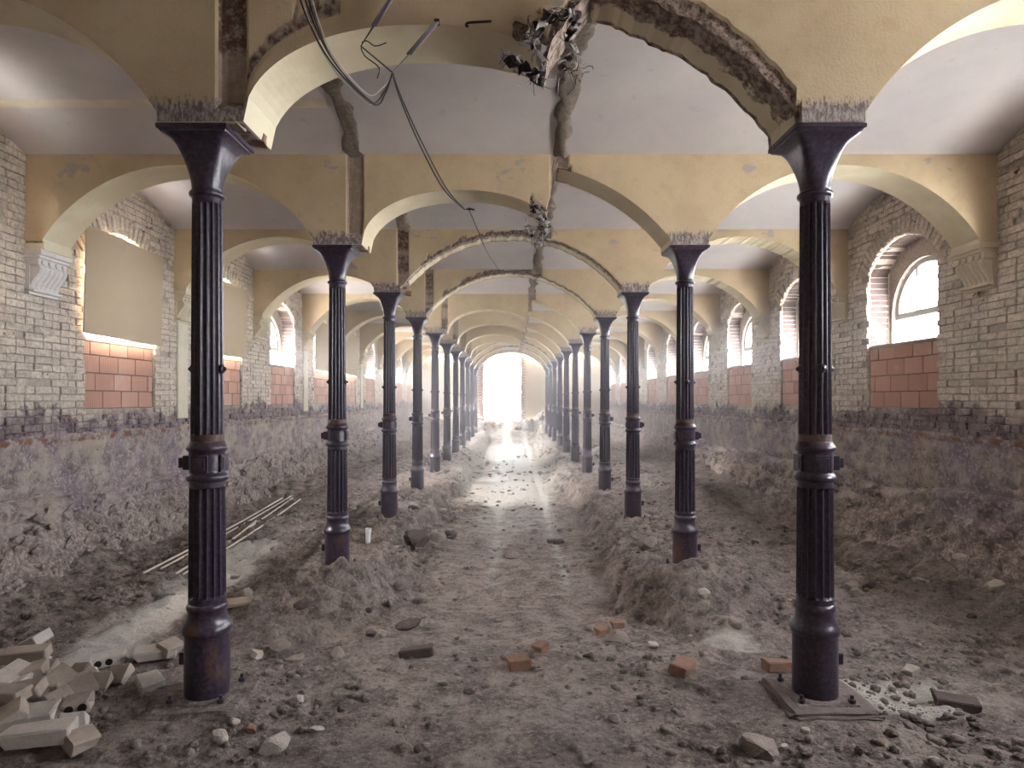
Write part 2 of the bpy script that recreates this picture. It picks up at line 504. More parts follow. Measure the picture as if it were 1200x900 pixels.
def build_floor():
    xs = np.concatenate([np.arange(-5.0, 5.0001, .03)])
    ys = [YBACK - .1]
    while ys[-1] < YEND + .1:
        y = ys[-1]
        ys.append(y + (.15 if y < 2.2 else max(.022, .0052 * y)))
    ys = np.array(ys)
    X, Y = np.meshgrid(xs, ys)
    Z = ground_h(X, Y)
    nx, ny = len(xs), len(ys)
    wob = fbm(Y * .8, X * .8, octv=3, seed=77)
    dust_and_light = np.exp(-((X + 2.95 + .16 * wob + (Y - 5.5) * .05) / .38) ** 2) * sstep(3.0, 4.4, Y) * (1 - sstep(7.6, 9.0, Y)) * 1.0  # pale mortar powder, plus the streak of light painted on the aisle floor
    dust_and_light += .95 * np.exp(-(((X - 2.35) / .55) ** 2 + ((Y - 3.95) / .35) ** 2))
    dust_and_light += .75 * np.exp(-(((X - 1.65) / .3) ** 2 + ((Y - 4.9) / .3) ** 2))
    dust_and_light += .7 * np.exp(-(((X + 2.0) / 1.0) ** 2 + ((Y - 10.6) / .6) ** 2))  # pale patch painted in for the sunlit streak on the floor
    dust_and_light += .8 * np.exp(-((X + .1) / 1.0) ** 2) * sstep(10.5, 14, Y) * (1 - sstep(26, 30, Y))
    dust_and_light += .5 * (np.exp(-((X - .62) / .12) ** 2) + np.exp(-((X + .2) / .16) ** 2)) * sstep(6.3, 7.5, Y)
    dust_and_light += .45 * sstep(11, 17, Y) * (1 - sstep(2.8, 4.2, np.abs(X)))
    dust_and_light += .35 * np.exp(-((X + .3) / .9) ** 2) * (1 - sstep(4.2, 6, Y))
    wet = 1.0 * np.exp(-((X + .02) / .75) ** 2) * sstep(8.5, 11, Y) * (1 - sstep(28, 31, Y))
    wet += .75 * (np.exp(-((X - .62) / .13) ** 2) + np.exp(-((X + .2) / .2) ** 2)) * sstep(5.6, 7.5, Y)
    V = np.stack([X, Y, Z], -1).reshape(-1, 3)
    i = np.arange((ny - 1) * (nx - 1)); r, c = i // (nx - 1), i % (nx - 1)
    a = r * nx + c
    Fq = np.stack([a, a + 1, a + nx + 1, a + nx], -1)
    me = bpy.data.meshes.new('floor')
    me.vertices.add(len(V)); me.vertices.foreach_set('co', V.astype(np.float32).ravel())
    me.loops.add(Fq.size); me.loops.foreach_set('vertex_index', Fq.astype(np.int32).ravel())
    me.polygons.add(len(Fq)); me.polygons.foreach_set('loop_start', np.arange(0, Fq.size, 4, dtype=np.int32))
    me.polygons.foreach_set('use_smooth', np.ones(len(Fq), dtype=bool))
    me.update(calc_edges=True)
    for k, v in (('dust_and_light', dust_and_light), ('wet', wet)):
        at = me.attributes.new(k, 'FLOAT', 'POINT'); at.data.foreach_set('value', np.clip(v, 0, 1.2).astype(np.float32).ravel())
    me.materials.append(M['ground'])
    o = link_obj('floor', me); tag(o, kind='structure')
    return o
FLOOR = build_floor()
def gz(x, y): return float(ground_h(np.array([x]), np.array([y]))[0])
def on_ground(px, py):
    """where the ray through a pixel meets the floor"""
    z = -.1
    for _ in range(12):
        Y = (EYE - z) * F_PX / max(py - HORIZON, 4)
        X = (px - 599) / F_PX * Y
        z = .5 * z + .5 * gz(X, Y)
    return X, Y, gz(X, Y)

# ------------------------------------------------------------------ ceiling vaults
def vault_z(y):
    b = (np.asarray(y, float) - Y0) / BAY
    t = b - np.floor(b)
    lo = TH / BAY
    u = np.clip((t - lo) / (1 - 2 * lo), 0, 1)
    return CEIL + RISE * (1 - (2 * u - 1) ** 2)
def build_ceiling():
    xs = np.linspace(-5.5, 5.5, 23)
    V, Fc = [], []
    bays = range(-2, 11)
    for b in bays:
        ya, yb = ybay(b) + (TH if b >= 0 else 0) - .03, ybay(b + 1) - (TH if b >= -1 else 0) + .03
        if b == -2: ya = YBACK - .2
        ys = np.linspace(ya, yb, 25)
        n0 = len(V)
        for y in ys:
            z = float(vault_z(y))
            for x in xs: V.append((x, y, z))
        nx = len(xs)
        for r in range(len(ys) - 1):
            for c in range(nx - 1):
                a = n0 + r * nx + c
                Fc.append((a, a + nx, a + nx + 1, a + 1))
    o = link_obj('ceiling', pymesh('ceiling', V, Fc, ['ceiling'], smooth=True)); tag(o, kind='structure')
    # rough mortar left where partitions met the vault
    def scar(x0, x1, b, amp=.05, ya=None, yb=None):
        ya = ybay(b) + TH if ya is None else ya; yb = ybay(b + 1) - TH if yb is None else yb
        ny, nx = 46, 7
        V, Fc = [], []
        for i in range(ny):
            y = ya + (yb - ya) * i / (ny - 1)
            for j in range(nx):
                f = j / (nx - 1)
                e = .03 * float(vnoise(y * 9, b * 7 + x0 * 3 + (0 if f < .5 else 50), seed=3))
                x = x0 + (x1 - x0) * f + e * (1 - 2 * f) * 1.5
                d = 0 if j in (0, nx - 1) else amp * (.45 + .5 * float(vnoise(x * 14, y * 11, b, seed=8)) + .25 * float(vnoise(x * 40, y * 37, b, seed=9)))
                V.append((x, y, float(vault_z(y)) - d - .002))
        for i in range(ny - 1):
            for j in range(nx - 1):
                a = i * nx + j
                Fc.append((a, a + nx, a + nx + 1, a + 1))
        link_obj('mortar_scar', pymesh('mortar_scar', V, Fc, ['scar'], smooth=True), o)
    for b in range(0, 10):
        scar(.41, .58, b)
        scar(-1.64, -1.47, b, .035)
    # a crosswise scar in the first bay
    ny = 60
    V, Fc = [], []
    for i in range(ny):
        x = -4.86 + (3.2) * i / (ny - 1)
        for j in range(5):
            y = ybay(0) + 1.95 + .11 * j / 4 + .01 * float(vnoise(x * 8, j * 3, seed=4))
            d = 0 if j in (0, 4) else .012 + .01 * float(vnoise(x * 16, y * 30, seed=5))
            V.append((x, y, float(vault_z(y)) - d - .002))
    for i in range(ny - 1):
        for j in range(4):
            a = i * 5 + j; Fc.append((a, a + 1, a + 6, a + 5))
    link_obj('mortar_scar', pymesh('mortar_scar', V, Fc, ['pilaster'], smooth=True), o)
    return o
CEILING = build_ceiling()

# ------------------------------------------------------------------ arcade walls
def seg_arc(x, c, h, z0, rise):
    R = (h * h + rise * rise) / (2 * rise)
    return z0 + rise - R + math.sqrt(max(R * R - (x - c) ** 2, 0))
LOW_ARCH = {0: .20, 1: .37, 4: .35, 5: .38, 6: .38, 7: .20}     # the lowered corridor arch survives up to this x
def arch_z(x, n):
    ax = abs(x)
    j = float(vnoise(x * 16, n * 3.7, seed=13)) + .6 * float(vnoise(x * 42, n * 3.7, seed=14))
    if ax >= 4.70: return 3.30
    if ax > 1.985:
        z = seg_arc(ax, 3.3425, 1.3575, 3.34, .74)
        if n in (2, 3) and x > 0: z += .012 * j
        return z
    if ax >= 1.60: return 3.285
    full = seg_arc(x, 0, 1.60, 3.34, .77)
    if n in (0, 2, 3) and (x > .45 or n >= 2): full += .012 * j + (.02 if n == 0 else .01)
    if n in LOW_ARCH:
        xs = LOW_ARCH[n]
        if x < xs:
            u = min(1, abs((x + .5) / 1.0))
            low = 3.29 + .54 * (1 - u ** 2.2) ** .5 if x > -1.5 else 3.288
            return min(full, low)
        if x < .47:
            u = abs((xs + .5) / 1.0)
            l0 = 3.29 + .54 * (1 - min(1, u) ** 2.2) ** .5
            t = (x - xs) / (.47 - xs)
            return min(full, l0 + (full - l0) * (t ** .8) + .04 * j)
    return full
CORBELS = {}
def build_arcade(n):
    y = ybay(n)
    step = .03 if n < 3 else (.045 if n < 6 else .07)
    brk = [-XW - .3, -4.70, -4.699, -1.986, -1.985, -1.601, -1.599, -1.5, .47, 1.599, 1.601, 1.985, 1.986, 4.699, 4.70, XW + .3]
    xs = []
    for a, b in zip(brk[:-1], brk[1:]):
        k = max(1, int(math.ceil((b - a) / step)))
        xs += [a + (b - a) * i / k for i in range(k)]
    xs.append(brk[-1])
    top = CEIL + .02
    fr = [0, .03, .07, .12, .2, .35, .6, 1.0]
    V, Fc, mi, torn, chase = [], [], [], [], []
    def tornness(x, d):
        v = 0
        jag = .5 + .5 * float(vnoise(x * 7, n * 5.1, seed=23)) + .25 * float(vnoise(x * 25, n * 5.1, seed=24))
        if n == 0 and x > .3 and x < 1.62: v = 1 if d < .055 + .05 * jag else 0
        if n == 0 and .0 < x <= .5: v = 1 if d < .05 + .08 * jag else v
        if n == 0 and -1.62 < x < -.95: v = .56 if .09 < d < .20 + .1 * jag else 0
        if n in (2, 3) and -1.3 < x < .5: v = 1 if d < .02 + .10 * jag else 0
        if n in (2, 3) and x >= .5 and x < 1.6: v = .9 if d < .02 * jag else 0
        if n == 1 and .18 < x < .6: v = 1 if d < .09 * jag else 0
        if n >= 8 and abs(x) < 1.6: v = .8 if d < .12 * jag else 0
        return v
    for side, ys in ((0, y - TH), (1, y + TH)):
        for x in xs:
            zb = arch_z(x, n)
            for f in fr:
                rows = [zb, zb + .03, zb + .07, zb + .12, zb + .18]
                k = fr.index(f)
                z = rows[k] if k < 5 else None
                if z is None:
                    z = zb + .18 + (top - zb - .18) * (.33, .66, 1)[k - 5] if zb + .2 < top else top
                z = min(z, top)
                tv = tornness(x, z - zb)
                cv = 1.0 if (-1.64 < x < -1.485 and n < 9 and z > 3.36) else 0.0
                if .41 < x < .58 and n in (1, 2, 3, 4): cv = 1.0 if z > zb + .01 else 0
                dy = (.025 * cv + .018 * min(tv, 1)) * (1 if side == 0 else -1)
                dy += (.006 * float(vnoise(x * 30, z * 30, n, seed=29)) if tv > .7 or cv else 0)
                V.append((x, ys + dy, z)); torn.append(tv); chase.append(cv)
    nr, nx = len(fr), len(xs)
    off = nx * nr
    for i in range(nx - 1):
        for k in range(nr - 1):
            a = i * nr + k
            Fc.append((a, a + nr, a + nr + 1, a + 1)); mi.append(0)
            a += off
            Fc.append((a, a + 1, a + nr + 1, a + nr)); mi.append(0)
    # soffit, in three strips so that torn plaster can stop halfway
    cols = [0, .12, .45, .8, 1.0]
    base = []
    for ci, cf in enumerate(cols):
        row = []
        for i, x in enumerate(xs):
            if ci == 0: row.append(i * nr); continue
            if ci == len(cols) - 1: row.append(off + i * nr); continue
            zb = arch_z(x, n)
            v = 0
            if n == 0 and x > .42 and x < 1.6: v = (.95, .62, .2)[ci - 1]; zb += .012 if ci == 1 else 0
            if n in (2, 3) and abs(x) < 1.6: v = (.8, .45, .3)[ci - 1]
            if n >= 8 and abs(x) < 1.6: v = .5
            if x < -1.5 and x > -1.62: v = .9
            if n in LOW_ARCH and LOW_ARCH[n] - .05 < x < .48: v = .95
            V.append((x, y - TH + 2 * TH * cf, zb)); torn.append(v); chase.append(0)
            row.append(len(V) - 1)
        base.append(row)
    for ci in range(len(cols) - 1):
        for i in range(nx - 1):
            Fc.append((base[ci][i], base[ci + 1][i], base[ci + 1][i + 1], base[ci][i + 1])); mi.append(1)
    o = link_obj('wall_arcade', pymesh('wall_arcade', V, Fc, ['ochre', 'soffit'], mi, {'torn': torn, 'chase': chase}))
    tag(o, kind='structure')
    return o
ARC = [build_arcade(n) for n in range(0, NPAIR)]

# bricks laid bare where the partition was torn from the arch feet
for n in (0, 1, 2):
    for k in range(4):
        bm = bmesh.new(); bm_box(bm, (0, 0, 0), (.09, .11, .06), .006)
        for v in bm.verts: v.co += Vector([random.uniform(-.008, .008) for _ in range(3)])
        o = link_obj('bared_brick', bm_mesh('bared_brick', bm, 'red_brick' if k % 2 else 'pale_brick'), ARC[n])
        o.location = (-1.575 + .012 * k, ybay(n) - .15 + .085 * k, 3.315 + .03 * (k % 3)); o.rotation_euler = (random.uniform(-.2, .2), random.uniform(-.3, .3), random.uniform(-.3, .3))

# corbels under the outer ends of the arches
def corbel_mesh(mat):
    """in local axes: +x sticks out of the wall, y along the wall, z down from 0"""
    bm = bmesh.new()
    bm_box(bm, (.085, 0, -.03), (.23, .46, .06), .008)
    bm_box(bm, (.075, 0, -.075), (.20, .44, .03), .006)
    bm_box(bm, (.065, 0, -.125), (.175, .42, .07), .006)
    bm_box(bm, (.03, 0, -.30), (.06, .42, .30), 0)
    # fluted scroll under the frieze
    prof = [(.165, -.165), (.175, -.19), (.165, -.225), (.135, -.27), (.10, -.315), (.075, -.36), (.07, -.395)]
    ny = 36
    grid = []
    for j in range(ny + 1):
        yy = -.20 + .40 * j / ny
        fl = .014 * (1 - abs(math.sin(math.pi * 6 * j / ny)) ** .8)
        grid.append([bm.verts.new((max(0.0, px_ - fl), yy, pz)) for (px_, pz) in prof] + [bm.verts.new((0, yy, prof[-1][1])), bm.verts.new((0, yy, prof[0][1]))])
    m = len(prof) + 2
    for j in range(ny):
        for k in range(m):
            bm.faces.new((grid[j][k], grid[j + 1][k], grid[j + 1][(k + 1) % m], grid[j][(k + 1) % m]))
    bm.faces.new(grid[0]); bm.faces.new(grid[-1][::-1])
    bm_box(bm, (.05, 0, -.41), (.12, .42, .03), .006)
    # discs of the frieze
    for k in range(4):
        yy = -.15 + .1 * k
        r = bmesh.ops.create_cone(bm, cap_ends=True, segments=14, radius1=.028, radius2=.022, depth=.022,
                                  matrix=Matrix.Translation((.158, yy, -.125)) @ Matrix.Rotation(math.pi / 2, 4, 'Y'))
    return bm_mesh('corbel', bm, mat)
CB = corbel_mesh('corbel'); CBW = corbel_mesh('corbel_white')
for n in range(NPAIR):
    for s in (-1, 1):
        white = s < 0 and n == 1
        o = link_obj('corbel', CBW if white else CB, ARC[n])
        o.location = (s * (XW + .015), ybay(n), 3.305 if not white else 3.24)
        o.rotation_euler.z = math.pi if s > 0 else 0
        if white: tag(o, 'whitewashed fluted corbel')
        if white:
            link_obj('corbel_block', box_mesh('corbel_block', (-XW + .085, ybay(n), 3.275), (.22, .42, .09), 'soffit', .004), ARC[n])

# ------------------------------------------------------------------ side walls
WIN_HW, SILL, WZ0 = .72, 2.46, 1.62
SPRING, AR = 3.45, .33
WR = (WIN_HW ** 2 + AR ** 2) / (2 * AR); WC = SPRING + AR - WR
BOARDED = {-2, -1, 0, 1, 2, 4, 5, 7, 8}
def win_top(dy):
    return WC + math.sqrt(max(WR * WR - dy * dy, 0))
BR_VAR = []
for k in range(6):
    def mk(lx, k=k):
        rr = random.Random(k * 3 + int(lx * 100))
        bm = bmesh.new()
        bm_box(bm, (0, 0, 0), (.06, lx, .070), .007)
        for v in bm.verts:
            v.co.x += rr.uniform(-.005, .005); v.co.y += rr.uniform(-.004, .004); v.co.z += rr.uniform(-.004, .004)
        return bm_mesh('brick', bm, 'brick')
    BR_VAR.append((mk(.238), mk(.116)))
def brick_arrays(me):
    return [tuple(v.co) for v in me.vertices], [tuple(p.vertices) for p in me.polygons]
BR_ARR = [(brick_arrays(a), brick_arrays(b)) for a, b in BR_VAR]

def side_wall(s):
    BW = list(range(-1 if s > 0 else 0, 11))
    nm = 'wall_right' if s > 0 else 'wall_left'
    # backing masonry with the openings left free
    ysamp = [YBACK - .3]
    for b in BW:
        yc = ybay(b) + BAY / 2
        ysamp += [yc - WIN_HW - .001] + [yc - WIN_HW + 2 * WIN_HW * i / 16 for i in range(17)] + [yc + WIN_HW + .001]
    ysamp.append(YEND + .3)
    V, Fc = [], []
    xb, xo = s * (XW + .02), s * (XW + .30)
    def opening(y):
        for b in BW:
            dy = y - (ybay(b) + BAY / 2)
            if abs(dy) <= WIN_HW + 1e-6: return win_top(dy)
        return None
    for y in ysamp:
        t = opening(y)
        zl = WZ0 if t else 2.0
        zh = t if t else 2.0
        for z in (-.7, zl, zh, 4.75): V.append((xb, y, z))
        V.append((xo, y, zl)); V.append((xo, y, zh))
    for i in range(len(ysamp) - 1):
        a, b_ = i * 6, (i + 1) * 6
        Fc.append((a, b_, b_ + 1, a + 1)); Fc.append((a + 2, b_ + 2, b_ + 3, a + 3))
        if opening(ysamp[i]) and opening(ysamp[i + 1]):
            Fc.append((a + 1, b_ + 1, b_ + 4, a + 4)); Fc.append((a + 2, b_ + 2, b_ + 5, a + 5))
        elif opening(ysamp[i]) or opening(ysamp[i + 1]):
            j = a if opening(ysamp[i]) else b_
            Fc.append((j + 1, j + 2, j + 5, j + 4))
            Fc.append((a + 1, b_ + 1, b_ + 2, a + 2))
    # outer leaf with round-headed openings
    r, zc = .665, 2.86
    ysamp2 = [YBACK - .3]
    for b in BW:
        yc = ybay(b) + BAY / 2
        ysamp2 += [yc - r - .001] + [yc - r * math.cos(math.pi * i / 20) for i in range(21)] + [yc + r + .001]
    ysamp2.append(YEND + .3)
    o0 = len(V)
    x2, x3 = s * (XW + .30), s * (XW + .48)
    def op2(y):
        for b in BW:
            dy = y - (ybay(b) + BAY / 2)
            if abs(dy) <= r + 1e-6: return zc + math.sqrt(max(r * r - dy * dy, 0)) + .0001
        return None
    for y in ysamp2:
        t = op2(y)
        zl, zh = (SILL - .02, t) if t else (2.2, 2.2)
        for xx in (x2, x3):
            for z in (-.7, zl, zh, 4.9): V.append((xx, y, z))
    for i in range(len(ysamp2) - 1):
        a, b_ = o0 + i * 8, o0 + (i + 1) * 8
        for k in (0, 4):
            Fc.append((a + k, b_ + k, b_ + k + 1, a + k + 1)); Fc.append((a + k + 2, b_ + k + 2, b_ + k + 3, a + k + 3))
        p, q = op2(ysamp2[i]), op2(ysamp2[i + 1])
        if p and q:
            Fc.append((a + 1, b_ + 1, b_ + 5, a + 5)); Fc.append((a + 2, b_ + 2, b_ + 6, a + 6))
        elif p or q:
            j = a if p else b_
            Fc.append((j + 1, j + 2, j + 6, j + 5))
            for k in (0, 4): Fc.append((a + k + 1, b_ + k + 1, b_ + k + 2, a + k + 2))
    wall = link_obj(nm, pymesh(nm, V, Fc, ['mortar'])); tag(wall, kind='structure')

    # brick courses
    rr = random.Random(5 + s)
    items = []                                 # (y, z, length, mesh choice, tilt)
    z, course = 1.36, 0
    while z < 4.46:
        zc_ = z
        bl = [(YBACK, -99.0)]
        segs, cur = [], YBACK
        for b in BW:
            yc = ybay(b) + BAY / 2
            if zc_ < WZ0 - .04: hw = None
            elif zc_ < SPRING - .12: hw = WIN_HW + .004
            else:
                q = (WR + .235) ** 2 - (zc_ - WC) ** 2
                hw = math.sqrt(q) if q > 0 else None
                if hw is not None and zc_ < SPRING: hw = min(hw, WIN_HW + .12)
            if hw is None: continue
            segs.append((cur, yc - hw)); cur = yc + hw
        segs.append((cur, YEND))
        for a, b in segs:
            if b < 1.0: continue
            y = max(a, 1.5); first = (course % 2 == 0)
            if a < 1.5: y = 1.5 - rr.random() * .2
            k = 0
            while y < b - .03:
                full = (k + (course % 2)) % 2 == 0 if True else first
                if rr.random() < .25: full = not full
                L = .25 if full else .128
                if y + L > b: L = b - y
                if L > .035:
                    items.append((y + L / 2, zc_, L, full, rr.random()))
                y += L; k += 1
        z += .0775; course += 1
    def inview(it):
        y, z_ = it[0], it[1]
        px = XW / y * F_PX
        return px < 615 and (z_ < float(vault_z(y)) + .02) and abs((y - Y0) / BAY - round((y - Y0) / BAY)) > .07
    def place(it):
        y, z_, L, full, q = it
        dx = rr.uniform(-.006, .008)
        if q < .045: dx = .035                    # worn back or knocked out
        return s * (XW + .022 + dx), y, z_, L, full
    order = sorted([i for i in items if inview(i)], key=lambda i: i[0])
    sep_ = set(id(i) for i in order[:300])
    loose = []
    for it in items:
        x, y, z_, L, full = place(it)
        k = rr.randrange(6)
        base_len = .238 if full else .116
        sy = max(.2, (L - .008) / base_len)
        rot = rr.uniform(-.012, .012)
        if id(it) in sep_:
            o = link_obj('brick', BR_VAR[k][0 if full else 1], wall)
            o.location = (x, y, z_); o.scale = (1, sy, 1); o.rotation_euler = (rot, 0, rr.uniform(-.015, .015))
        else:
            if z_ > float(vault_z(y)) + .06: continue
            vv, ff = BR_ARR[k][0 if full else 1]
            c, sn = math.cos(rot), math.sin(rot)
            loose.append(([(x + p[0], y + p[1] * sy * c - p[2] * sn, z_ + p[1] * sy * sn + p[2] * c) for p in vv], ff))
    # arch rings over the windows
    for b in BW:
        yc = ybay(b) + BAY / 2
        a0 = math.asin(WIN_HW / WR)
        nv = 21
        for i in range(nv):
            a = -a0 - .05 + (2 * a0 + .10) * (i + .5) / nv
            rm = WR + .117 + rr.uniform(-.008, .008)
            vv, ff = BR_ARR[rr.randrange(6)][0]
            dx = rr.uniform(-.006, .010)
            ca, sa = math.cos(a), math.sin(a)
            out = []
            for p in vv:
                rad, tan = rm + p[1] * .95, p[2] * .98
                out.append((s * (XW + .022 + dx) + p[0], yc + rad * sa + tan * ca, WC + rad * ca - tan * sa))
            loose.append((out, ff))
    Vb, Fb = join_data(loose)
    o = link_obj('brickwork', pymesh('brickwork', Vb, Fb, ['brick']), wall); tag(o, kind='stuff')
    # brick reveals, and the rough vault of the window recess
    loose = []
    for b in BW:
        yc = ybay(b) + BAY / 2
        zz = SILL + .04
        while zz < SPRING:
            for sd in (-1, 1):
                vv, ff = BR_ARR[rr.randrange(6)][0]
                out = []
                for p in vv: out.append((s * (XW + .16) + p[1] * 1.02, yc + sd * (WIN_HW + .024) + p[0] + rr.uniform(-.004, .004), zz + p[2]))
                loose.append((out, ff))
            zz += .0775
        a0 = math.asin(WIN_HW / WR)
        for i in range(21):
            a = -a0 + 2 * a0 * (i + .5) / 21
            vv, ff = BR_ARR[rr.randrange(6)][0]
            ca, sa = math.cos(a), math.sin(a); e = rr.uniform(-.01, .006)
            loose.append(([(s * (XW + .17) + p[1] * .98, yc + (WR + .024 + e + p[0]) * sa + p[2] * ca, WC + (WR + .024 + e + p[0]) * ca - p[2] * sa) for p in vv], ff))
    Vb, Fb = join_data(loose)
    o = link_obj('reveal_brickwork', pymesh('reveal_brickwork', Vb, Fb, ['reveal_brick']), wall); tag(o, kind='stuff')

    # damp plaster and rubble footing
    ys = [1.2]
    while ys[-1] < YEND: ys.append(ys[-1] + max(.028, .0058 * ys[-1]))
    zs = np.arange(-.35, 1.365, .028)
    Yg, Zg = np.meshgrid(np.array(ys), zs, indexing='ij')
    wv = .10 * fbm(Yg * .6, Zg * 0 + s * 4, octv=3, seed=81)
    out = np.zeros_like(Yg)
    out += .10 * (1 - sstep(.60, .70, Zg + wv))                   # plaster broken off below: rubble stands proud
    out += .16 * (1 - sstep(.20, .52, Zg + wv * .8))
    out += .22 * (1 - sstep(-.15, .22, Zg + wv))
    rub = 1 - sstep(.55, .72, Zg + wv)
    cell = np.abs(fbm(Yg * 4.5, Zg * 6.5, octv=3, seed=83))
    out += rub * (.075 * fbm(Yg * 3.0, Zg * 4, octv=4, seed=84) + .05 * (.5 - cell))
    out += (1 - rub) * (.016 * fbm(Yg * 7, Zg * 9, octv=4, seed=85) - .035 * np.maximum(0, vnoise(Yg * 6, Zg * 8, seed=86) - .45) * 2)
    led = np.exp(-((Zg - 1.30) / .03) ** 2); out += .022 * led * (vnoise(Yg * 8, Zg * 3, seed=87) > -.3)
    crack = np.exp(-((Zg + wv - .675) / .014) ** 2); out -= .05 * crack
    Xg = s * (XW - .005 - out)
    V = np.stack([Xg, Yg, Zg], -1).reshape(-1, 3)
    ny_, nz_ = Yg.shape
    i = np.arange((ny_ - 1) * (nz_ - 1)); r_, c_ = i // (nz_ - 1), i % (nz_ - 1)
    a = r_ * nz_ + c_
    Fq = np.stack([a, a + 1, a + nz_ + 1, a + nz_], -1)
    me = bpy.data.meshes.new('footing')
    me.vertices.add(len(V)); me.vertices.foreach_set('co', V.astype(np.float32).ravel())
    me.loops.add(Fq.size); me.loops.foreach_set('vertex_index', Fq.astype(np.int32).ravel())
    me.polygons.add(len(Fq)); me.polygons.foreach_set('loop_start', np.arange(0, Fq.size, 4, dtype=np.int32))
    me.polygons.foreach_set('use_smooth', np.ones(len(Fq), dtype=bool))
    me.update(calc_edges=True); me.materials.append(M['lower'])
    link_obj('footing', me, wall)
    parts = []
    prot = [brick_arrays(rock_mesh(700 + k, 'lower', 1 if k < 3 else 2)) for k in range(6)]
    ya = np.array(ys)
    for _ in range(1500):
        y = 4.6 * (26 / 4.6) ** rr.random(); zz = -.25 + .93 * rr.random()
        i_ = min(int(np.searchsorted(ya, y)), ny_ - 1); j_ = min(int((zz + .35) / .028), nz_ - 1)
        if zz + float(wv[i_, j_]) > .66: continue
        r = rr.uniform(.03, .085) * (1 + .02 * y)
        vv, ff = prot[rr.randrange(6)]
        c_, s_ = math.cos(rr.uniform(0, 6)), math.sin(rr.uniform(0, 6))
        xx = float(Xg[i_, j_]) + s * r * .12
        a_ = rr.uniform(-.5, .5); ca, sa = math.cos(a_), math.sin(a_)
        k1, k2, k3 = r * .38, r * rr.uniform(.9, 1.5), r * rr.uniform(.55, .85)
        parts.append(([(xx + p[0] * k1, y + p[1] * k2 * ca - p[2] * k3 * sa, zz + p[1] * k2 * sa + p[2] * k3 * ca) for p in vv], ff))
    Vb, Fb = join_data(parts)
    o = link_obj('rubble_masonry', pymesh('rubble_masonry', Vb, Fb, ['lower']), wall); tag(o, kind='stuff')
    # pink hollow blocks walled into the lower half of each window
    cl = {}
    for b in range(0, 11):
        yc = ybay(b) + BAY / 2
        for r4 in range(4):
            hz = (SILL - WZ0) / 4
            y = yc - WIN_HW; first = True
            while y < yc + WIN_HW - .02:
                L = (.37, .22, .30, .13)[r4] if first else .37
                first = False
                if yc + WIN_HW - (y + L) < .08: L = yc + WIN_HW - y
                key = round(L, 2)
                if key not in cl: cl[key] = box_mesh('clay_block', (0, 0, 0), (.11, L - .010, hz - .010), 'clay', .004)
                o = link_obj('clay_block', cl[key], wall)
                o.location = (s * (XW + .085 + rr.uniform(-.003, .003)), y + L / 2, WZ0 + hz * (r4 + .5))
                y += L
        link_obj('infill_mortar', box_mesh('infill_mortar', (s * (XW + .10), yc, (WZ0 + SILL) / 2), (.10, 2 * WIN_HW, SILL - WZ0 - .01), 'concrete'), wall)
        link_obj('window_ledge', box_mesh('window_ledge', (s * (XW + .25), yc, SILL - .03), (.46, 2 * WIN_HW, .05), 'pale_brick', .01), wall)
    return wall
WALL_R = side_wall(1)
WALL_L = side_wall(-1)

# plaster strips that run down the left wall below some corbels
for n, ztop in ((2, 2.88), (4, 2.88), (6, 2.88)):
    bm = bmesh.new(); bm_box(bm, (-XW + .01, ybay(n), (ztop + 1.45) / 2), (.05, .30, ztop - 1.45), .01)
    link_obj('plaster_strip', bm_mesh('plaster_strip', bm, 'pilaster'), WALL_L)

# ------------------------------------------------------------------ windows
def arc_band(r0, r1, x0, x1, a0=0.0, a1=math.pi, n=28):
    V, Fc = [], []
    for i in range(n + 1):
        a = a0 + (a1 - a0) * i / n
        for r in (r0, r1):
            for x in (x0, x1): V.append((x, r * math.cos(a), r * math.sin(a)))
    for i in range(n):
        a, b = i * 4, (i + 1) * 4
        Fc += [(a, b, b + 1, a + 1), (a + 2, a + 3, b + 3, b + 2), (a, a + 2, b + 2, b), (a + 1, b + 1, b + 3, a + 3)]
    Fc += [(0, 1, 3, 2), (n * 4, n * 4 + 2, n * 4 + 3, n * 4 + 1)]
    return V, Fc
def half_disc(r, x, y0, y1, n=14):
    V = [(x, y0, 0), (x, y1, 0)]
    for i in range(n + 1):
        y = y1 + (y0 - y1) * i / n
        V.append((x, y, math.sqrt(max(r * r - y * y, 0))))
    return V, [tuple(range(len(V)))]
RG = .66
FR_ME = pymesh('frame', *arc_band(RG - .06, RG + .04, -.03, .03), ['frame'])
MU_ME = box_mesh('mullion', (0, 0, .30), (.05, .042, .60), 'frame', .006)
RA_ME = box_mesh('rail', (0, 0, -.02), (.07, 2 * RG + .06, .085), 'frame', .008)
ys3 = (-RG + .05, -.215, .215, RG - .05)
PANE = [pymesh('pane', *half_disc(RG - .05, 0, ys3[i], ys3[i + 1]), ['glass']) for i in range(3)]
portal_n = 0
def portal(s, yc):
    ld = bpy.data.lights.new('daylight_portal', 'AREA')
    ld.shape = 'RECTANGLE'; ld.size = 1.3; ld.size_y = 1.1
    ld.cycles.is_portal = True
    o = link_obj('daylight_portal', ld)
    o.location = (s * (XW + .47), yc, 2.98)
    o.rotation_euler = Vector((-s, 0, 0)).to_track_quat('-Z', 'Z').to_euler()
wn = 0
for s in (1, -1):
    for b in range(-1, 11):
        yc = ybay(b) + BAY / 2
        if s > 0 or b >= 0: portal(s, yc)
        if b < 0: continue
        wn += 1
        w = empty('window_%d' % wn, (s * (XW + .38), yc, 2.86)); tag(w, kind='structure')
        link_obj('frame', FR_ME, w)
        link_obj('rail', RA_ME, w)
        for i, yy in enumerate((-.215, .215)):
            m_ = link_obj('mullion', MU_ME, w); m_.location.y = yy
        for p in PANE: link_obj('pane', p, w)

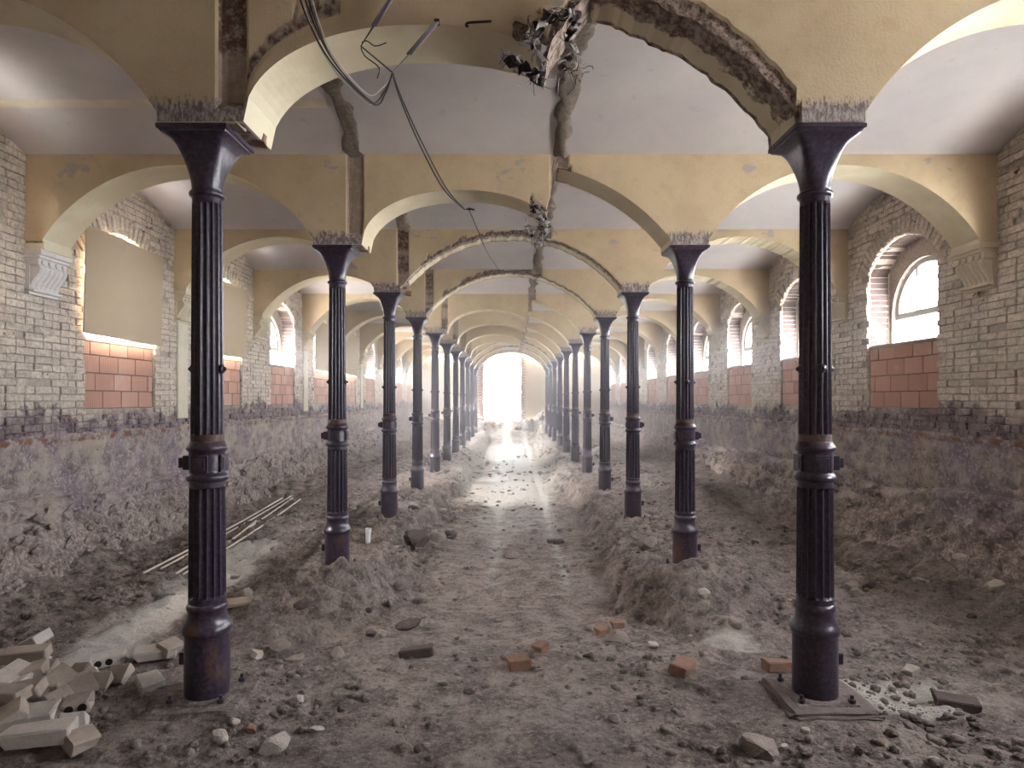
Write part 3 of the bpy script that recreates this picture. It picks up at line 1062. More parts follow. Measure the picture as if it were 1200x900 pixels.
# fibreboards hung before the windows on the left
ordn = {0: 'first', 1: 'second', 2: 'third', 4: 'fourth', 5: 'fifth', 7: 'sixth', 8: 'seventh'}
blab = {1: 'large tan fibreboard over the wall window nearest the heap of pale bricks',
        2: 'tan fibreboard over the second boarded window from the heap of pale bricks',
        4: 'tan fibreboard just past the single unboarded window',
        5: 'tan fibreboard next after the one past the unboarded window',
        0: 'tan fibreboard over the window beside the first column',
        7: 'tan fibreboard over a far window of the boarded wall',
        8: 'tan fibreboard over the last boarded window before the end wall'}
for b in (0, 1, 2, 4, 5):
    yc = ybay(b) + BAY / 2
    bm = bmesh.new(); bm_box(bm, (0, 0, .615), (.018, 1.64, 1.23), .003)
    o = link_obj('fibreboard', bm_mesh('fibreboard', bm, 'board'))
    o.location = (-XW + .055, yc - .03, 2.47)
    o.rotation_euler = (.012 * (-1) ** b, .02, .008)
    tag(o, blab[b], 'board', 'boards hung over windows')

# ------------------------------------------------------------------ end walls and outside
def end_wall():
    bm = bmesh.new()
    y = YEND
    def slab(x0, x1, z0, z1): bm_box(bm, ((x0 + x1) / 2, y + .2, (z0 + z1) / 2), (x1 - x0, .4, z1 - z0))
    slab(-5.4, -1.55, -.7, 4.9); slab(.58, 5.4, -.7, 4.9); slab(-1.55, .58, 4.35, 4.9); slab(-1.55, .58, -.7, .35)
    o = link_obj('wall_back', bm_mesh('wall_back', bm, 'end_plaster')); tag(o, kind='structure')
    # toothed brick ends either side of the gap
    rr = random.Random(4)
    parts = []
    z = .4
    k = 0
    while z < 4.3:
        for x, d in ((-1.55, 1), (.58, -1)):
            vv, ff = BR_ARR[rr.randrange(6)][0]
            off_ = (.09 if k % 2 else -.02) + rr.uniform(-.03, .03)
            parts.append(([(x + d * (off_ - .06) + p[1], y - .0 + p[0], z + p[2]) for p in vv], ff))
        z += .078; k += 1
    V, Fc = join_data(parts)
    t = link_obj('toothed_brick', pymesh('toothed_brick', V, Fc, ['red_brick']), o); tag(t, kind='stuff')
    # sheeting that closes the gap
    V, Fc = [], []
    nx, nz = 30, 40
    for i in range(nx):
        for j in range(nz):
            x = -1.55 + 2.13 * i / (nx - 1); z = .45 + 3.85 * j / (nz - 1)
            V.append((x, y + .12 + .03 * math.sin(x * 9) + .03 * float(vnoise(x * 3, z * 2, seed=90)), z))
    for i in range(nx - 1):
        for j in range(nz - 1):
            a = i * nz + j; Fc.append((a, a + 1, a + nz + 1, a + nz))
    sh = link_obj('plastic_sheet', pymesh('plastic_sheet', V, Fc, ['tarp'], smooth=True))
    tag(sh, 'pale translucent plastic sheet closing the gap in the far end wall', 'sheet')
    ld = bpy.data.lights.new('daylight_portal', 'AREA'); ld.shape = 'RECTANGLE'; ld.size = 2.1; ld.size_y = 3.9; ld.cycles.is_portal = True
    p = link_obj('daylight_portal', ld); p.location = (-.48, YEND + .41, 2.35); p.rotation_euler = Vector((0, -1, 0)).to_track_quat('-Z', 'Z').to_euler()
    bm = bmesh.new(); bm_box(bm, (0, YBACK - .2, 2), (11, .3, 6))
    o = link_obj('wall_front', bm_mesh('wall_front', bm, 'end_plaster')); tag(o, kind='structure')
end_wall()
for s in (-1, 1):
    bm = bmesh.new(); bm_box(bm, (s * 25.4, 16, -.75), (40, 120, .1))
    o = link_obj('ground_outside', bm_mesh('ground_outside', bm, 'outside_gravel')); tag(o, kind='structure')

# ------------------------------------------------------------------ cast-iron columns
def column_meshes():
    D = {}
    seg = 96
    up = [(.092, 1.475, 0), (.092, 1.52, 0), (.0905, 1.53, 1), (.0885, 1.9, 1), (.0835, 2.87, 1), (.0835, 2.885, 0), (.083, 2.92, 0)]
    v, f = lathe_data(up, seg, 16, .014); D['shaft'] = pymesh('shaft', v, f, ['iron'])
    lo = [(.104, .53, 0), (.104, .565, 0), (.103, .58, 1), (.0985, 1.2, 1), (.0985, 1.215, 0), (.0985, 1.26, 0)]
    v, f = lathe_data(lo, seg, 16, .015); D['lower_shaft'] = pymesh('lower_shaft', v, f, ['iron'])
    col_ = [(.095, 1.245), (.108, 1.25), (.117, 1.262), (.117, 1.278), (.108, 1.290), (.101, 1.298), (.099, 1.31), (.101, 1.40), (.099, 1.415), (.104, 1.425), (.112, 1.432), (.115, 1.443), (.112, 1.455), (.100, 1.468), (.092, 1.485)]
    v, f = lathe_data(col_, 48); D['collar'] = pymesh('collar', v, f, ['iron'], smooth=True)
    bs = [(.126, -.02), (.127, .02), (.125, .30), (.126, .345), (.128, .352), (.137, .362), (.140, .378), (.136, .395), (.126, .412), (.113, .435), (.108, .46), (.107, .485), (.112, .497), (.1155, .508), (.112, .522), (.104, .535)]
    v, f = lathe_data(bs, 48); D['base'] = pymesh('base', v, f, ['iron'], smooth=True)
    nk = [(.083, 2.915), (.094, 2.92), (.1, 2.93), (.1, 2.942), (.094, 2.95), (.084, 2.956)]
    v, f = lathe_data(nk, 48); D['neck_ring'] = pymesh('neck_ring', v, f, ['iron'], smooth=True)
    # capital: round neck flaring to a square abacus
    V, Fc = [], []
    lv = []
    for i in range(15):
        t = i / 14
        z = 2.95 + .295 * t
        half = .083 + .099 * (1 - math.sqrt(max(0, 1 - t ** 2.0))) ** .9 if t < 1 else .182
        e = 2 + 12 * t ** 2.2
        lv.append((half, z, e))
    lv += [(.188, 3.247, 30), (.190, 3.255, 40), (.203, 3.262, 40), (.203, 3.284, 40)]
    for half, z, e in lv:
        for k in range(seg):
            a = 2 * math.pi * k / seg
            c, s_ = math.cos(a), math.sin(a)
            r = half / ((abs(c) ** e + abs(s_) ** e) ** (1 / e))
            V.append((r * c, r * s_, z))
    for i in range(len(lv) - 1):
        for k in range(seg):
            k2 = (k + 1) % seg
            Fc.append((i * seg + k, i * seg + k2, (i + 1) * seg + k2, (i + 1) * seg + k))
    Fc.append(tuple(range(seg - 1, -1, -1))); Fc.append(tuple(range((len(lv) - 1) * seg, len(lv) * seg)))
    D['capital'] = pymesh('capital', V, Fc, ['iron'])
    for p in D['capital'].polygons: p.use_smooth = abs(p.normal.z) < .93 and p.center.z < 3.24
    # lugs for the stall fittings
    bm = bmesh.new(); bm_box(bm, (0, 0, 1.355), (.045, .05, .085), .004); bm_box(bm, (.03, 0, 1.355), (.04, .036, .06), .004)
    D['lug'] = bm_mesh('lug', bm, 'iron')
    bm = bmesh.new(); bm_box(bm, (0, 0, .20), (.05, .05, .07), .006)
    D['lower_lug'] = bm_mesh('lower_lug', bm, 'iron')
    bm = bmesh.new(); bm_box(bm, (0, 0, 1.355), (.012, .10, .10), .003)
    bm_box(bm, (.006, 0, 1.355), (.01, .07, .07), .003)
    D['panel'] = bm_mesh('panel', bm, 'iron')
    bm = bmesh.new()
    bmesh.ops.create_uvsphere(bm, u_segments=14, v_segments=8, radius=.028, matrix=Matrix.Diagonal((.5, 1, 1, 1)))
    bmesh.ops.create_uvsphere(bm, u_segments=10, v_segments=6, radius=.013, matrix=Matrix.Translation((.014, 0, 0)))
    D['rosette'] = bm_mesh('rosette', bm, 'iron', True)
    bm = bmesh.new(); bm_box(bm, (0, 0, -.012), (.36, .36, .022), .006)
    D['base_plate'] = bm_mesh('base_plate', bm, 'ground')
    bm = bmesh.new()
    bmesh.ops.create_cone(bm, cap_ends=True, segments=6, radius1=.019, radius2=.019, depth=.022, matrix=Matrix.Translation((0, 0, .010)))
    bmesh.ops.create_cone(bm, cap_ends=True, segments=10, radius1=.011, radius2=.010, depth=.03, matrix=Matrix.Translation((0, 0, .03)))
    D['bolt'] = bm_mesh('bolt', bm, 'iron')
    return D
CM = column_meshes()
ords = ['first', 'second', 'third', 'fourth', 'fifth', 'sixth', 'seventh', 'eighth', 'ninth', 'tenth', 'eleventh']
for s in (-1, 1):
    for n in range(NPAIR):
        e = empty('cast_iron_column', (s * W2, ybay(n), 0), 0 if s > 0 else math.pi)
        row = 'row on the boarded-window side' if s < 0 else 'row on the open-window side'
        if n == 0:
            lab = 'rusty fluted cast-iron column standing beside the heap of pale bricks' if s < 0 else 'dark fluted cast-iron column on a concrete pad beside pale spilt mortar'
        else:
            lab = '%s dark cast-iron column from the brick heap, %s' % (ords[n], row) if s < 0 else '%s dark cast-iron column from the concrete pad, %s' % (ords[n], row)
        tag(e, lab, 'column', 'cast-iron columns in two rows')
        for k in ('base', 'lower_shaft', 'collar', 'shaft', 'neck_ring', 'capital'):
            link_obj(k, CM[k], e)
        l = link_obj('lug', CM['lug'], e); l.location.x = .115
        l = link_obj('lower_lug', CM['lower_lug'], e); l.location.x = .135
        for a in (math.pi / 2, math.pi, -math.pi / 2):
            p = link_obj('panel', CM['panel'], e); p.location = (.1 * math.cos(a), .1 * math.sin(a), 0); p.rotation_euler.z = a
        for a in (-math.pi / 2 + .25 * 0, math.pi, 0):
            p = link_obj('rosette', CM['rosette'], e); p.location = (.088 * math.cos(a), .088 * math.sin(a), 1.91); p.rotation_euler.z = a
        if n < 3:
            link_obj('base_plate', CM['base_plate'], e)
            for a in range(4):
                an = math.pi / 4 + a * math.pi / 2
                b_ = link_obj('bolt', CM['bolt'], e); b_.location = (.215 * math.cos(an) * .95, .215 * math.sin(an) * .95, 0)
# concrete pads
for s, n in ((1, 0), (-1, 0)):
    bm = bmesh.new(); bm_box(bm, (0, 0, -.085), (.52, .50, .16), .03)
    bmesh.ops.subdivide_edges(bm, edges=bm.edges, cuts=3, use_grid_fill=True)
    for v in bm.verts: v.co += Vector((random.uniform(-.014, .014), random.uniform(-.014, .014), random.uniform(-.007, .004)))
    o = link_obj('concrete_pad', bm_mesh('concrete_pad', bm, 'concrete' if s > 0 else 'ground')); o.location = (s * W2 + .01, ybay(n) - .02, 0)
    tag(o, 'rough concrete pad under the %s' % ('column beside the heap of pale bricks' if s < 0 else 'column by the spilt pale mortar'), 'pad')

# ------------------------------------------------------------------ rubble
def brick_mesh(name, size, mat, seed, holes=False):
    rr = random.Random(seed)
    bm = bmesh.new()
    bm_box(bm, (0, 0, 0), size, .007)
    for v in bm.verts:
        v.co += Vector([rr.uniform(-.004, .004) for _ in range(3)])
    # a knocked-off corner
    cx, cy, cz = [rr.choice((-1, 1)) * size[i] / 2 for i in range(3)]
    for v in bm.verts:
        d = (v.co - Vector((cx, cy, cz))).length
        if d < .02: v.co -= Vector((cx, cy, cz)).normalized() * .022
    me = bm_mesh(name, bm, mat)
    return me
HOLE_ME = None
def hole_mesh():
    bm = bmesh.new()
    bmesh.ops.create_cone(bm, cap_ends=True, segments=20, radius1=.021, radius2=.021, depth=.012, matrix=Matrix.Rotation(math.pi / 2, 4, 'Y'))
    return bm_mesh('core_hole', bm, 'hole')
HOLE_ME = hole_mesh()
PALE = [brick_mesh('pale_brick', (.25, .12, .068), m, 100 + i) for i, m in enumerate(('pale_brick', 'white_brick', 'pale_brick', 'white_brick'))]
HALF = [brick_mesh('half_brick', (.13, .12, .068), m, 200 + i) for i, m in enumerate(('pale_brick', 'white_brick', 'pale_brick'))]
REDB = [brick_mesh('red_brick', (.25, .12, .068), 'red_brick', 300 + i) for i in range(2)] + [brick_mesh('red_half_brick', (.13, .12, .068), 'red_brick', 310)]
ROCK = {m: [rock_mesh(400 + 10 * i + k, m) for k in range(4)] for i, m in enumerate(('grey_stone', 'pale_stone', 'dark_stone', 'red_brick'))}

def put(name, me, x, y, z, rot, label, cat, group=None, scale=None):
    o = link_obj(name, me); o.location = (x, y, z); o.rotation_euler = rot
    if scale is not None: o.scale = scale
    tag(o, label, cat, group)
    return o
# heap of pale bricks: (px, py of its middle, lift above ground, yaw, pitch, roll, mesh, cored end)
HEAP = [
    (28, 855, .03, .30, .04, .10, 'w', 0), (46, 880, .05, .25, .02, -.05, 'w', 0), (20, 838, .10, .55, .1, .15, 'p', 0),
    (72, 838, .05, 1.0, .10, .3, 'h', 0), (86, 862, .03, .45, .05, .2, 'h', 0), (96, 880, .02, .6, .0, .1, 'h', 0),
    (60, 822, .06, .9, .25, .45, 'p', 0), (84, 822, .04, .7, .1, .35, 'h', 0), (98, 818, .03, .8, .2, .5, 'h', 0),
    (40, 812, .10, .4, .1, .2, 'h', 0), (25, 818, .08, 1.2, .2, .1, 'h', 0), (8, 822, .10, 1.35, .15, .2, 'w', 1),
    (8, 792, .09, .25, .05, .1, 'p', 0), (30, 790, .10, .10, .0, .05, 'p', 0), (40, 779, .13, -.75, .3, .1, 'w', 0),
    (52, 802, .05, .3, .1, .2, 'h', 0), (66, 806, .03, .7, .1, .2, 'h', 0), (80, 795, .03, .2, .05, .1, 'w', 0),
    (92, 800, .02, -.2, .1, .4, 'h', 0), (104, 806, .02, .9, .2, .6, 'h', 0), (115, 812, .02, .6, .0, .3, 'h', 0),
    (14, 866, .10, .9, .3, .2, 'h', 0), (4, 845, .12, .2, .0, .0, 'p', 0), (60, 852, .03, 1.3, .2, .3, 'h', 0),
    (122, 783, .025, .5, .05, .0, 'w', 1), (182, 775, .03, .45, .0, .1, 'w', 0), (200, 768, .02, .7, .05, .15, 'h', 0),
    (92, 842, .05, .35, .02, .1, 'h2', 1), (176, 806, .01, .8, .1, .2, 'h', 0), (140, 800, .01, .2, .1, .5, 'h', 0),
]
for i, (px, py, lift, yaw, pitch, roll, kind, cored) in enumerate(HEAP):
    x, y, z = on_ground(px, py)
    if kind in 'wp': me = PALE[(0 if kind == 'p' else 1) + 2 * (i % 2)]; nm = 'pale_brick'
    else: me = HALF[i % 3]; nm = 'half_brick'
    hgt = 'high in' if lift >= .08 else ('midway up' if lift >= .04 else 'at the foot of')
    if cored:
        lab = {11: 'pale brick leaning at the edge of the heap, cored with a round hole', 24: 'pale cored brick lying apart on the dusty strip, two round holes', 27: 'half brick showing two round core holes, in front of the brick heap'}.get(i, 'pale cored brick in the heap')
    elif i in (0, 1): lab = 'large pale brick lying flat at the front of the heap'
    elif i in (25, 26): lab = 'pale brick lying on the dusty strip beside the rusty column'
    elif i in (28, 29): lab = 'broken brick half buried between the heap and the rusty column'
    elif kind in 'wp': lab = 'whole %s brick tumbled %s the heap beside the rusty column' % (('pale brown', 'whitish')[kind == 'w'], hgt)
    else: lab = 'broken %s half brick tumbled %s the heap beside the rusty column' % (('pale brown', 'whitish', 'pale brown')[i % 3], hgt)
    sc = 1.25 if i in (0, 1) else 1.05
    o = put(nm, me, x, y, z + .034 + lift, Euler((roll * 1.5 + random.uniform(-.15, .15), -pitch * 1.4, yaw + random.uniform(-.45, .45) * (i not in (0, 1, 24, 25, 27)))), lab, 'brick', 'pale bricks heaped by the rusty column', (sc, sc, sc))
    if cored:
        hx = .126 if kind in 'wp' else .066
        face_y = kind == 'h2' or i == 24
        for q in (-.03, .03):
            h = link_obj('core_hole', HOLE_ME, o)
            if face_y: h.location = (q, -.058, 0); h.rotation_euler.z = math.pi / 2
            else: h.location = (-hx + .003, q, 0)

# single bricks and stones one can pick out
LOOSE = [
    (801, 785, 'red', .95, 'orange-red brick lying alone between the column rows, nearest the spilt mortar'),
    (916, 784, 'red', .10, 'reddish brick beside the foot of the column on the concrete pad'),
    (607, 781, 'redh', .3, 'dark red half brick in the middle of the cart track'),
    (633, 762, 'redh', .9, 'small reddish brick piece just behind the dark red half brick'),
    (705, 742, 'redh', .5, 'reddish brick end beside the flat stone slab on the track'),
    (723, 735, 'redh', .2, 'brown brick piece behind the flat stone slab on the track'),
    (488, 768, 'dark', .1, 'dark brick sunk in the earth below the earth bank on the boarded side'),
    (651, 637, 'dark', .05, 'dark brick lying across the pale wheel rut'),
    (1120, 828, 'dark', -.3, 'dark broken brick lying on the pale spilt mortar'),
]
for i, (px, py, kind, yaw, lab) in enumerate(LOOSE):
    x, y, z = on_ground(px, py)
    if kind == 'red': me = REDB[i % 2]
    elif kind == 'redh': me = REDB[2]
    else:
        me = brick_mesh('dark_brick', (.25, .12, .068), 'dark_stone', 500 + i)
    sc = .95 if kind != 'redh' else (1.15 if i == 2 else .8)
    put('loose_brick', me, x, y, z + .024, Euler((random.uniform(-.12, .12), random.uniform(-.12, .12), yaw)), lab, 'brick', None, (sc,) * 3)
STONES = [  # px, py, radius m, flatness, material, label
    (889, 884, .115, .6, 'grey_stone', 'large rough grey stone by the edge of the concrete pad'),
    (722, 750, .13, .35, 'grey_stone', 'flat grey stone slab lying on the track beside brick ends'),
    (691, 738, .06, .5, 'grey_stone', 'small grey stone beside the flat stone slab'),
    (320, 880, .085, .8, 'pale_stone', 'knobbly pale stone in front of the rusty column, the larger one'),
    (258, 868, .06, .8, 'pale_stone', 'knobbly pale stone in front of the rusty column, the smaller one'),
    (292, 858, .045, .7, 'red_brick', 'reddish brick lump among pale stones before the rusty column'),
    (276, 848, .04, .6, 'pale_stone', 'pale chip among the stones before the rusty column'),
    (370, 856, .05, .35, 'pale_stone', 'flat pale chip lying on the bare earth'),
    (352, 822, .04, .8, 'pale_stone', 'round pale stone beside a dark hollow in the earth'),
    (400, 834, .03, .8, 'dark_stone', 'small dark stone on the bare earth'),
    (1066, 790, .075, .6, 'pale_stone', 'pale round-edged stone lying behind the spilt mortar'),
    (488, 634, .20, .8, 'dark_stone', 'large dark boulder on the earth bank of the boarded side'),
    (514, 634, .12, .8, 'grey_stone', 'grey boulder beside the large dark boulder'),
    (600, 654, .13, .5, 'grey_stone', 'grey stone between the two pale wheel ruts'),
    (765, 758, .06, .6, 'pale_stone', 'pale stone lying below the earth mound on the open-window side'),
    (690, 770, .05, .5, 'dark_stone', 'small dark stone beside the wheel rut'),
    (864, 733, .09, .5, 'grey_stone', 'grey stone at the foot of the earth mound on the open-window side'),
    (823, 700, .08, .8, 'pale_stone', 'squared pale stone set in the broken face of the open-window-side mound'),
    (330, 760, .10, .4, 'grey_stone', 'flat grey stone on the mound next to the rusty column'),
    (300, 770, .07, .6, 'pale_stone', 'pale stone close behind the rusty column'),
    (345, 775, .08, .35, 'grey_stone', 'long flat stone on the slope behind the rusty column'),
    (470, 690, .10, .6, 'grey_stone', 'grey stone on the slope of the earth bank on the boarded side'),
    (480, 735, .13, .35, 'dark_stone', 'dark flat slab at the foot of the earth bank on the boarded side'),
    (448, 745, .06, .7, 'pale_stone', 'pale stone at the foot of the earth bank on the boarded side'),
    (355, 712, .09, .6, 'dark_stone', 'dark lump on the crest of the mound by the second column, boarded side'),
    (720, 845, .045, .6, 'grey_stone', 'small grey stone above the dark gravel patch'),
    (490, 880, .03, .8, 'dark_stone', 'small dark stone on bare earth, touching a small pale one'),
    (499, 876, .03, .7, 'pale_stone', 'small pale stone beside the small dark stone'),
    (945, 858, .03, .6, 'pale_stone', 'small pale stone beside the concrete pad'),
    (1095, 892, .035, .4, 'pale_stone', 'thin pale chip beyond the concrete pad'),
    (1070, 846, .05, .7, 'dark_stone', 'dark lump of earth at the edge of the spilt mortar'),
    (760, 640, .15, .5, 'grey_stone', 'grey stone between the second and third columns on the open-window side'),
    (1000, 690, .09, .5, 'grey_stone', 'grey stone in the aisle beside the column on the concrete pad'),
    (1130, 668, .12, .5, 'pale_stone', 'pale stone fallen from the footing of the open-window wall'),
    (1165, 690, .10, .6, 'pale_stone', 'pale block against the footing of the open-window wall'),
]
for i, (px, py, r, fl, m, lab) in enumerate(STONES):
    x, y, z = on_ground(px, py)
    put('stone', ROCK[m][i % 4], x, y, z + r * fl * .55, Euler((random.uniform(-.2, .2), random.uniform(-.2, .2), random.uniform(0, 6))), lab, 'stone', None, (r, r * .8, r * fl))
# anonymous stones, by where they lie
rr = random.Random(77)
def scatter_stones(n, xr, yr, rmin, rmax, label, group, mats=('grey_stone', 'pale_stone', 'dark_stone', 'grey_stone')):
    for _ in range(n):
        x, y = rr.uniform(*xr), rr.uniform(*yr)
        if abs(abs(x) - 1.8) < .3 and abs((y - Y0) / BAY - round((y - Y0) / BAY)) < .12: continue
        r = rmin + (rmax - rmin) * rr.random() ** 2
        fl = rr.uniform(.4, .8)
        put('stone', ROCK[rr.choice(mats)][rr.randrange(4)], x, y, gz(x, y) + r * fl * .45, Euler((rr.uniform(-.3, .3), rr.uniform(-.3, .3), rr.uniform(0, 6))), label, 'stone', group, (r, r * rr.uniform(.6, 1), r * fl))
scatter_stones(26, (-1.6, 1.5), (3.2, 5.0), .012, .035, 'pebble-sized stone lying on the bare earth between the first two columns', 'small stones between the first columns')
scatter_stones(24, (-2.3, -1.0), (4.5, 7.2), .03, .085, 'rough stone lying on the earth mound by the second column, boarded side', 'stones on the mound, boarded side')
scatter_stones(22, (1.0, 2.4), (5.0, 8.5), .025, .075, 'rough stone lying on the earth bank by the second column, open-window side', 'stones on the bank, open-window side')
scatter_stones(22, (-1.9, -.8), (7.5, 12), .04, .12, 'stone lying along the boarded-side earth bank past the second column', 'stones along the bank, boarded side')
scatter_stones(18, (2.4, 4.2), (5.0, 10), .03, .09, 'stone lying in the aisle below the open windows', 'stones in the open-window aisle')
scatter_stones(16, (-3.6, -2.2), (4.0, 6.5), .02, .05, 'pale lump lying on the dusty strip beside the rusty column', 'lumps on the dusty strip', ('pale_stone', 'pale_stone', 'grey_stone'))
scatter_stones(40, (-2.6, 2.6), (32.8, 34.8), .10, .28, 'rubble stone heaped at the foot of the far end wall', 'rubble heap at the end wall', ('pale_stone', 'red_brick', 'grey_stone', 'pale_stone'))

# crumbs of earth and mortar nobody could count
def clods():
    protos = []
    for k in range(5):
        bm = bmesh.new(); bmesh.ops.create_icosphere(bm, subdivisions=1, radius=1.0)
        r2 = random.Random(600 + k)
        for v in bm.verts: v.co *= r2.uniform(.55, 1.3)
        protos.append((np.array([v.co[:] for v in bm.verts]), np.array([[v.index for v in f.verts] for f in bm.faces]))); bm.free()
    for nm, mat, cnt, seed in (('earth_clods', 'ground', 42000, 1), ('mortar_crumbs', 'grey_stone', 4500, 2)):
        g = np.random.default_rng(seed)
        u = g.random(cnt)
        Y = 3.0 * (24 / 3.0) ** u
        X = g.uniform(-4.3, 4.3, cnt)
        keep = np.abs(X) < Y * .80 + .2
        dens = sstep(-.25, .45, vnoise(X * 1.3, Y * 1.3, seed=91)) * (.35 + .65 * sstep(.6, 1.2, np.abs(X)))
        keep &= g.random(cnt) < dens ** 1.5 + .06
        keep &= ~((np.abs(np.abs(X) - 1.8) < .3) & (np.abs(Y - Y0) < .3))
        X, Y = X[keep], Y[keep]
        Z = ground_h(X, Y)
        R = (.004 + .034 * g.random(len(X)) ** 7) * (1 + .06 * Y)
        Vs, Fs, n = [], [], 0
        for i in range(len(X)):
            v, f = protos[i % 5]
            a = g.uniform(0, 6.28); c, s_ = math.cos(a), math.sin(a)
            sc = R[i] * np.array([1, g.uniform(.6, 1), g.uniform(.45, .8)])
            p = v * sc
            q = np.stack([p[:, 0] * c - p[:, 1] * s_ + X[i], p[:, 0] * s_ + p[:, 1] * c + Y[i], p[:, 2] + Z[i] + R[i] * .15], -1)
            Vs.append(q); Fs.append(f + n); n += len(v)
        V = np.concatenate(Vs); Ft = np.concatenate(Fs)
        me = bpy.data.meshes.new(nm)
        me.vertices.add(len(V)); me.vertices.foreach_set('co', V.astype(np.float32).ravel())
        me.loops.add(Ft.size); me.loops.foreach_set('vertex_index', Ft.astype(np.int32).ravel())
        me.polygons.add(len(Ft)); me.polygons.foreach_set('loop_start', np.arange(0, Ft.size, 3, dtype=np.int32))
        me.update(calc_edges=True); me.materials.append(M[mat])
        o = link_obj(nm, me)
        tag(o, 'dark crumbs of earth strewn over the floor' if seed == 1 else 'greyish mortar crumbs strewn over the floor', 'rubble', kind='stuff')
clods()

# ------------------------------------------------------------------ rods, pipe, plank
RODS = [((168, 676), (331, 588)), ((188, 671), (341, 586)), ((206, 677), (343, 587)), ((252, 655), (352, 589)), ((214, 678), (300, 616))]
for i, (a, b) in enumerate(RODS):
    xa, ya, za = on_ground(*a); xb_, yb_, zb_ = on_ground(*b)
    p0, p1 = Vector((xa, ya, za + .04)), Vector((xb_, yb_, zb_ + .07))
    pts = []
    for k in range(25):
        t = k / 24; q = p0.lerp(p1, t); q.z += -.02 * math.sin(math.pi * t)
        q.z = max(q.z, gz(q.x, q.y) + .015 if k in (0, 24) else q.z)
        pts.append(q)
    o = tube('rod', pts, .012, 'rod', None, 8)
    tag(o, 'long pale rod lying on the aisle floor below the boarded windows', 'rod', 'pale rods along the boarded wall')
x, y, z = on_ground(431, 636)
v, f = lathe_data([(.030, 0), (.030, .15), (.036, .152), (.036, .20), (.030, .20), (.030, .17)], 20)
e = link_obj('pipe_stub', pymesh('pipe_stub', v, f, ['white_plastic'], smooth=False)); e.location = (x, y, z - .01); e.rotation_euler = (.03, .05, 0)
tag(e, 'short white plastic pipe standing in the earth behind the second column', 'pipe')
xa, ya, za = on_ground(262, 722); xb_, yb_, zb_ = on_ground(298, 703)
bm = bmesh.new(); bm_box(bm, (0, 0, 0), ((Vector((xb_ - xa, yb_ - ya, 0))).length, .10, .03), .004)
o = link_obj('plank', bm_mesh('plank', bm, 'timber')); o.location = ((xa + xb_) / 2, (ya + yb_) / 2, (za + zb_) / 2 + .045)
o.rotation_euler = (.25, 0, math.atan2(yb_ - ya, xb_ - xa)); tag(o, 'short weathered plank on the slope behind the rusty column', 'plank')

# ------------------------------------------------------------------ torn lath and cables
def torn_lath(name, arc_pts, Y, label, seed, scale=1.0):
    rr = random.Random(seed)
    c = Vector(arc_pts[len(arc_pts) // 2]); root = empty(name, c)
    tag(root, label, 'torn lath')
    def L(p): return Vector(p) - c
    path = spline(arc_pts, 6)
    # crumpled sheet strips along the arc
    for k in range(18):
        V, Fc = [], []
        i0 = rr.randrange(0, max(1, len(path) - 12)); seg = rr.randrange(6, 12)
        wdt = rr.uniform(.012, .036) * scale
        ph = rr.uniform(0, 6)
        for j in range(seg):
            p = path[min(i0 + j, len(path) - 1)]
            q = L(p) + Vector((rr.uniform(-1, 1), rr.uniform(-1.4, .6), rr.uniform(-1, 1))) * .022 * scale
            d = Vector((math.cos(ph + j * .7), rr.uniform(-.6, .6), math.sin(ph + j * .7))) * wdt
            V += [q - d, q + Vector((0, rr.uniform(-.03, 0), 0)), q + d]
        for j in range(seg - 1):
            a = j * 3
            Fc += [(a, a + 3, a + 4, a + 1), (a + 1, a + 4, a + 5, a + 2)]
        me = pymesh('lath_strip', V, Fc, ['lath' if k % 4 else 'lath_dark'])
        o = link_obj('lath_strip', me, root)
        md = o.modifiers.new('thickness', 'SOLIDIFY'); md.thickness = .003
    parts = []
    for k in range(46):
        p = L(rr.choice(path)) + Vector((rr.gauss(0, .02), rr.gauss(-.01, .02), rr.gauss(0, .02))) * scale
        pts = [p]
        d = Vector((rr.gauss(0, 1), rr.gauss(0, .6), rr.gauss(0, 1))).normalized()
        for j in range(rr.randrange(4, 9)):
            d = (d + Vector((rr.gauss(0, .5), rr.gauss(0, .4), rr.gauss(-.1, .5)))).normalized()
            pts.append(pts[-1] + d * .014 * scale)
        parts.append(tube_data(spline(pts, 3), .0022 * scale, 4))
    V, Fc = join_data(parts)
    o = link_obj('wire_tangle', pymesh('wire_tangle', V, Fc, ['lath_dark']), root); tag(o, kind='stuff')
    parts = []
    for k in range(26):
        p = L(rr.choice(path)) + Vector((rr.gauss(0, .025), rr.gauss(-.02, .02), rr.gauss(0, .025))) * scale
        d = Vector((rr.gauss(0, 1), rr.gauss(0, .5), rr.gauss(0, 1))).normalized()
        parts.append(tube_data([p, p + d * .06 * scale, p + d * .06 * scale + Vector((rr.gauss(0, .03), rr.gauss(0, .02), rr.gauss(0, .03))) * scale], .003 * scale, 4))
    V, Fc = join_data(parts)
    o = link_obj('torn_wire', pymesh('torn_wire', V, Fc, ['lath']), root); tag(o, kind='stuff')
    # lumps of plaster still hanging on it
    for k in range(14):
        p = L(rr.choice(path)) + Vector((rr.gauss(0, .02), rr.gauss(-.015, .015), rr.gauss(0, .02))) * scale
        o = link_obj('plaster_lump', ROCK['pale_stone' if k % 2 else 'dark_stone'][k % 4], root)
        o.location = p; r = rr.uniform(.012, .03) * scale; o.scale = (r, r, r * .7); o.rotation_euler = (rr.random() * 6, rr.random() * 6, 0)
    return root
YF = ybay(0) - TH - .02
arc = [at_depth(px, py, YF) for px, py in ((590, 66), (608, 74), (625, 88), (634, 92), (630, 60), (618, 48), (632, 30), (655, 20), (672, 22), (668, 50), (672, 72), (668, 88), (690, 92))]
